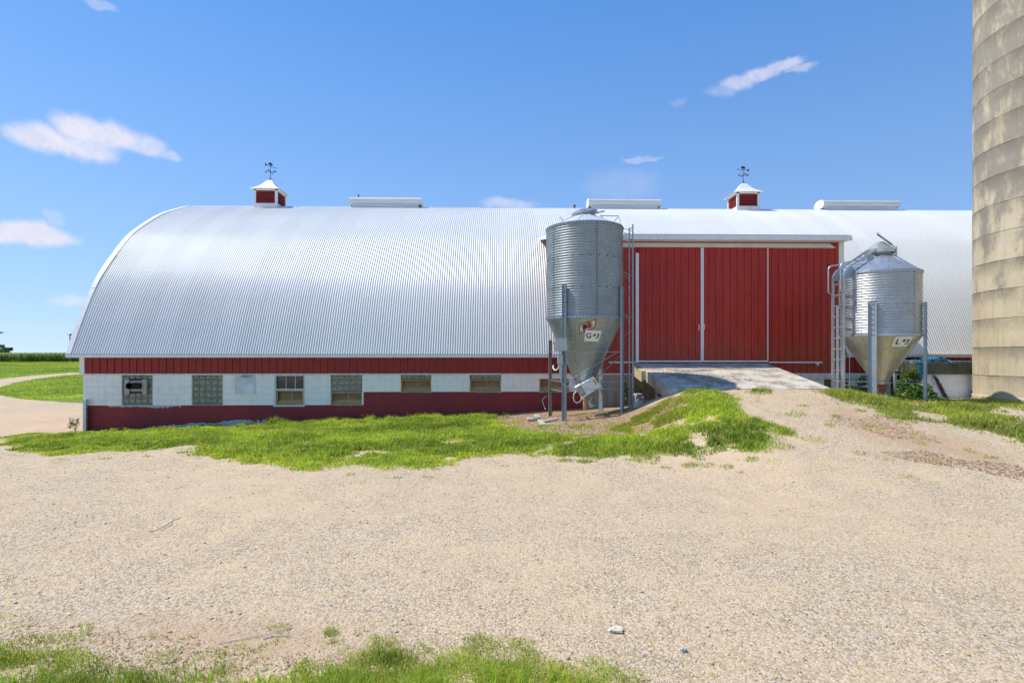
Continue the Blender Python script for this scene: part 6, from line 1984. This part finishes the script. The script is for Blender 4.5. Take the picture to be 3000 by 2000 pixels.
co = np_mesh('corn_canopy', np.stack([XX, YY, ZZ], -1).reshape(-1, 3), Q, mc); tag(co, 'corn field reaching to the horizon', 'corn', kind='stuff')
# rough grass at the foot of the corn and lawn blades
n = 60000
Y = 30 + 105 * rng.random(n) ** 1.4; X = -Y * rng.uniform(.72, 1.02, n)
s = np.maximum(sdf(island, X, Y), sdf(lawn, X, Y)); k_ = s > 0; X, Y = X[k_], Y[k_]; n = len(X)
fl = blades('lawn_grass', np.stack([X, Y, ground_z(X, Y)], -1), rng.uniform(.05, .10, n) * (1 + Y / 120), rng.uniform(.02, .05, n) * (1 + Y / 60), rng.uniform(.3, 1.2, n), gtint(X * .2, Y * .2, n, .03, 8), M['grass'], 1)
tag(fl, 'mown lawn on both sides of the curving track, far left', 'grass', kind='stuff')
n = 14000
X = rng.uniform(-170, -80, n); Y = rng.uniform(130, 137.5, n)
rg = blades('rough_grass', np.stack([X, Y, ground_z(X, Y)], -1), rng.uniform(.2, .7, n), rng.uniform(.06, .12, n), rng.uniform(.2, .8, n), gtint(X * .3, Y * .3, n, .35, 9), M['grass'], 1)
tag(rg, 'rough dry grass between the lawn and the corn', 'grass', kind='stuff')

def tree(name, label, x, y, h, cr, nl, leafs, seed, tintb=.8, cat='tree', z0=None):
    g = gz(x, y)
    t_ = thing(name, label, cat, (x, y, g))
    r0 = random.Random(seed); mb = MB()
    mb.tube([(x, y, g - .2), (x + .1, y, g + h * .3), (x, y, g + h * .75)], h * .03, 9, r2=h * .008)
    cs = []
    for k in range(22):
        a_ = r0.uniform(0, 6.28); f = r0.uniform(.35, .97); rr = cr * (1 - abs(f - .6) * 1.3) * r0.uniform(.45, .9)
        c = (x + rr * cos(a_), y + rr * sin(a_), g + h * f)
        cs.append((*c, cr * .34, cr * .34, cr * .24))
        mb.tube([(x, y, g + h * f * .62), ((x + c[0]) / 2, (y + c[1]) / 2, g + h * f * .86), c], h * .008, 5, r2=h * .002)
    mb.build('trunk', M['mower'], t_)
    leaf_cloud('crown', cs, nl, leafs, M['leaf'], None, None, t_, tintb)
    return t_
for i, (px, lb, hh, cr) in enumerate(((2, 'rounded dark tree on the horizon at the left edge', 10.6, 4.6), (24, 'dark tree on the horizon, right of its neighbour at the left edge', 8.6, 3.6))):
    x = WX(px, 440); tree('distant_tree', lb, x, 440, hh, cr, 2600, .55, 40 + i, 1.1)
# tree whose crown stands just beyond the left edge; one branch and its shade reach in
xt = WX(-62, 113)
t3 = tree('lawn_tree', 'leafy tree mostly beyond the left edge, one branch tip and its shade reaching in', xt, 113, 10, 3.4, 6000, .22, 77, .8)
g = gz(xt, 113); xtip, ztip = W(8, 974, 113)
mb = MB(); mb.tube([(xt, 113, g + 5.2), ((xt + xtip) / 2, 113, ztip + .1), (xtip - .1, 113, ztip)], .09, 6, r2=.02); mb.build('limb', M['mower'], t3)
leaf_cloud('foliage', [(xtip - .6, 113, ztip, .6, .5, .16), (xtip - 1.6, 113, ztip + .1, .9, .7, .3)], 260, .18, M['leaf'], None, None, t3, .7)
# utility pole
xp = WX(205, 134); g = gz(xp, 134); zt_p = W(205, 978, 134)[1]
up_ = thing('utility_pole', 'thin wooden utility pole at the edge of the corn, behind the barn corner', 'utility pole', (xp, 134, g))
mb = MB(); mb.tube([(xp, 134, g), (xp, 134, zt_p)], .17, 8, r2=.11); mb.build('pole', M['pole'], up_)
mb = MB(); mb.box(xp - .55, xp + .45, 133.85, 133.95, zt_p - .35, zt_p - .25); mb.tube([(xp + .35, 133.9, zt_p - .25), (xp + .35, 133.9, zt_p + .05)], .12, 8); mb.build('cross_arm', M['pole'], up_)
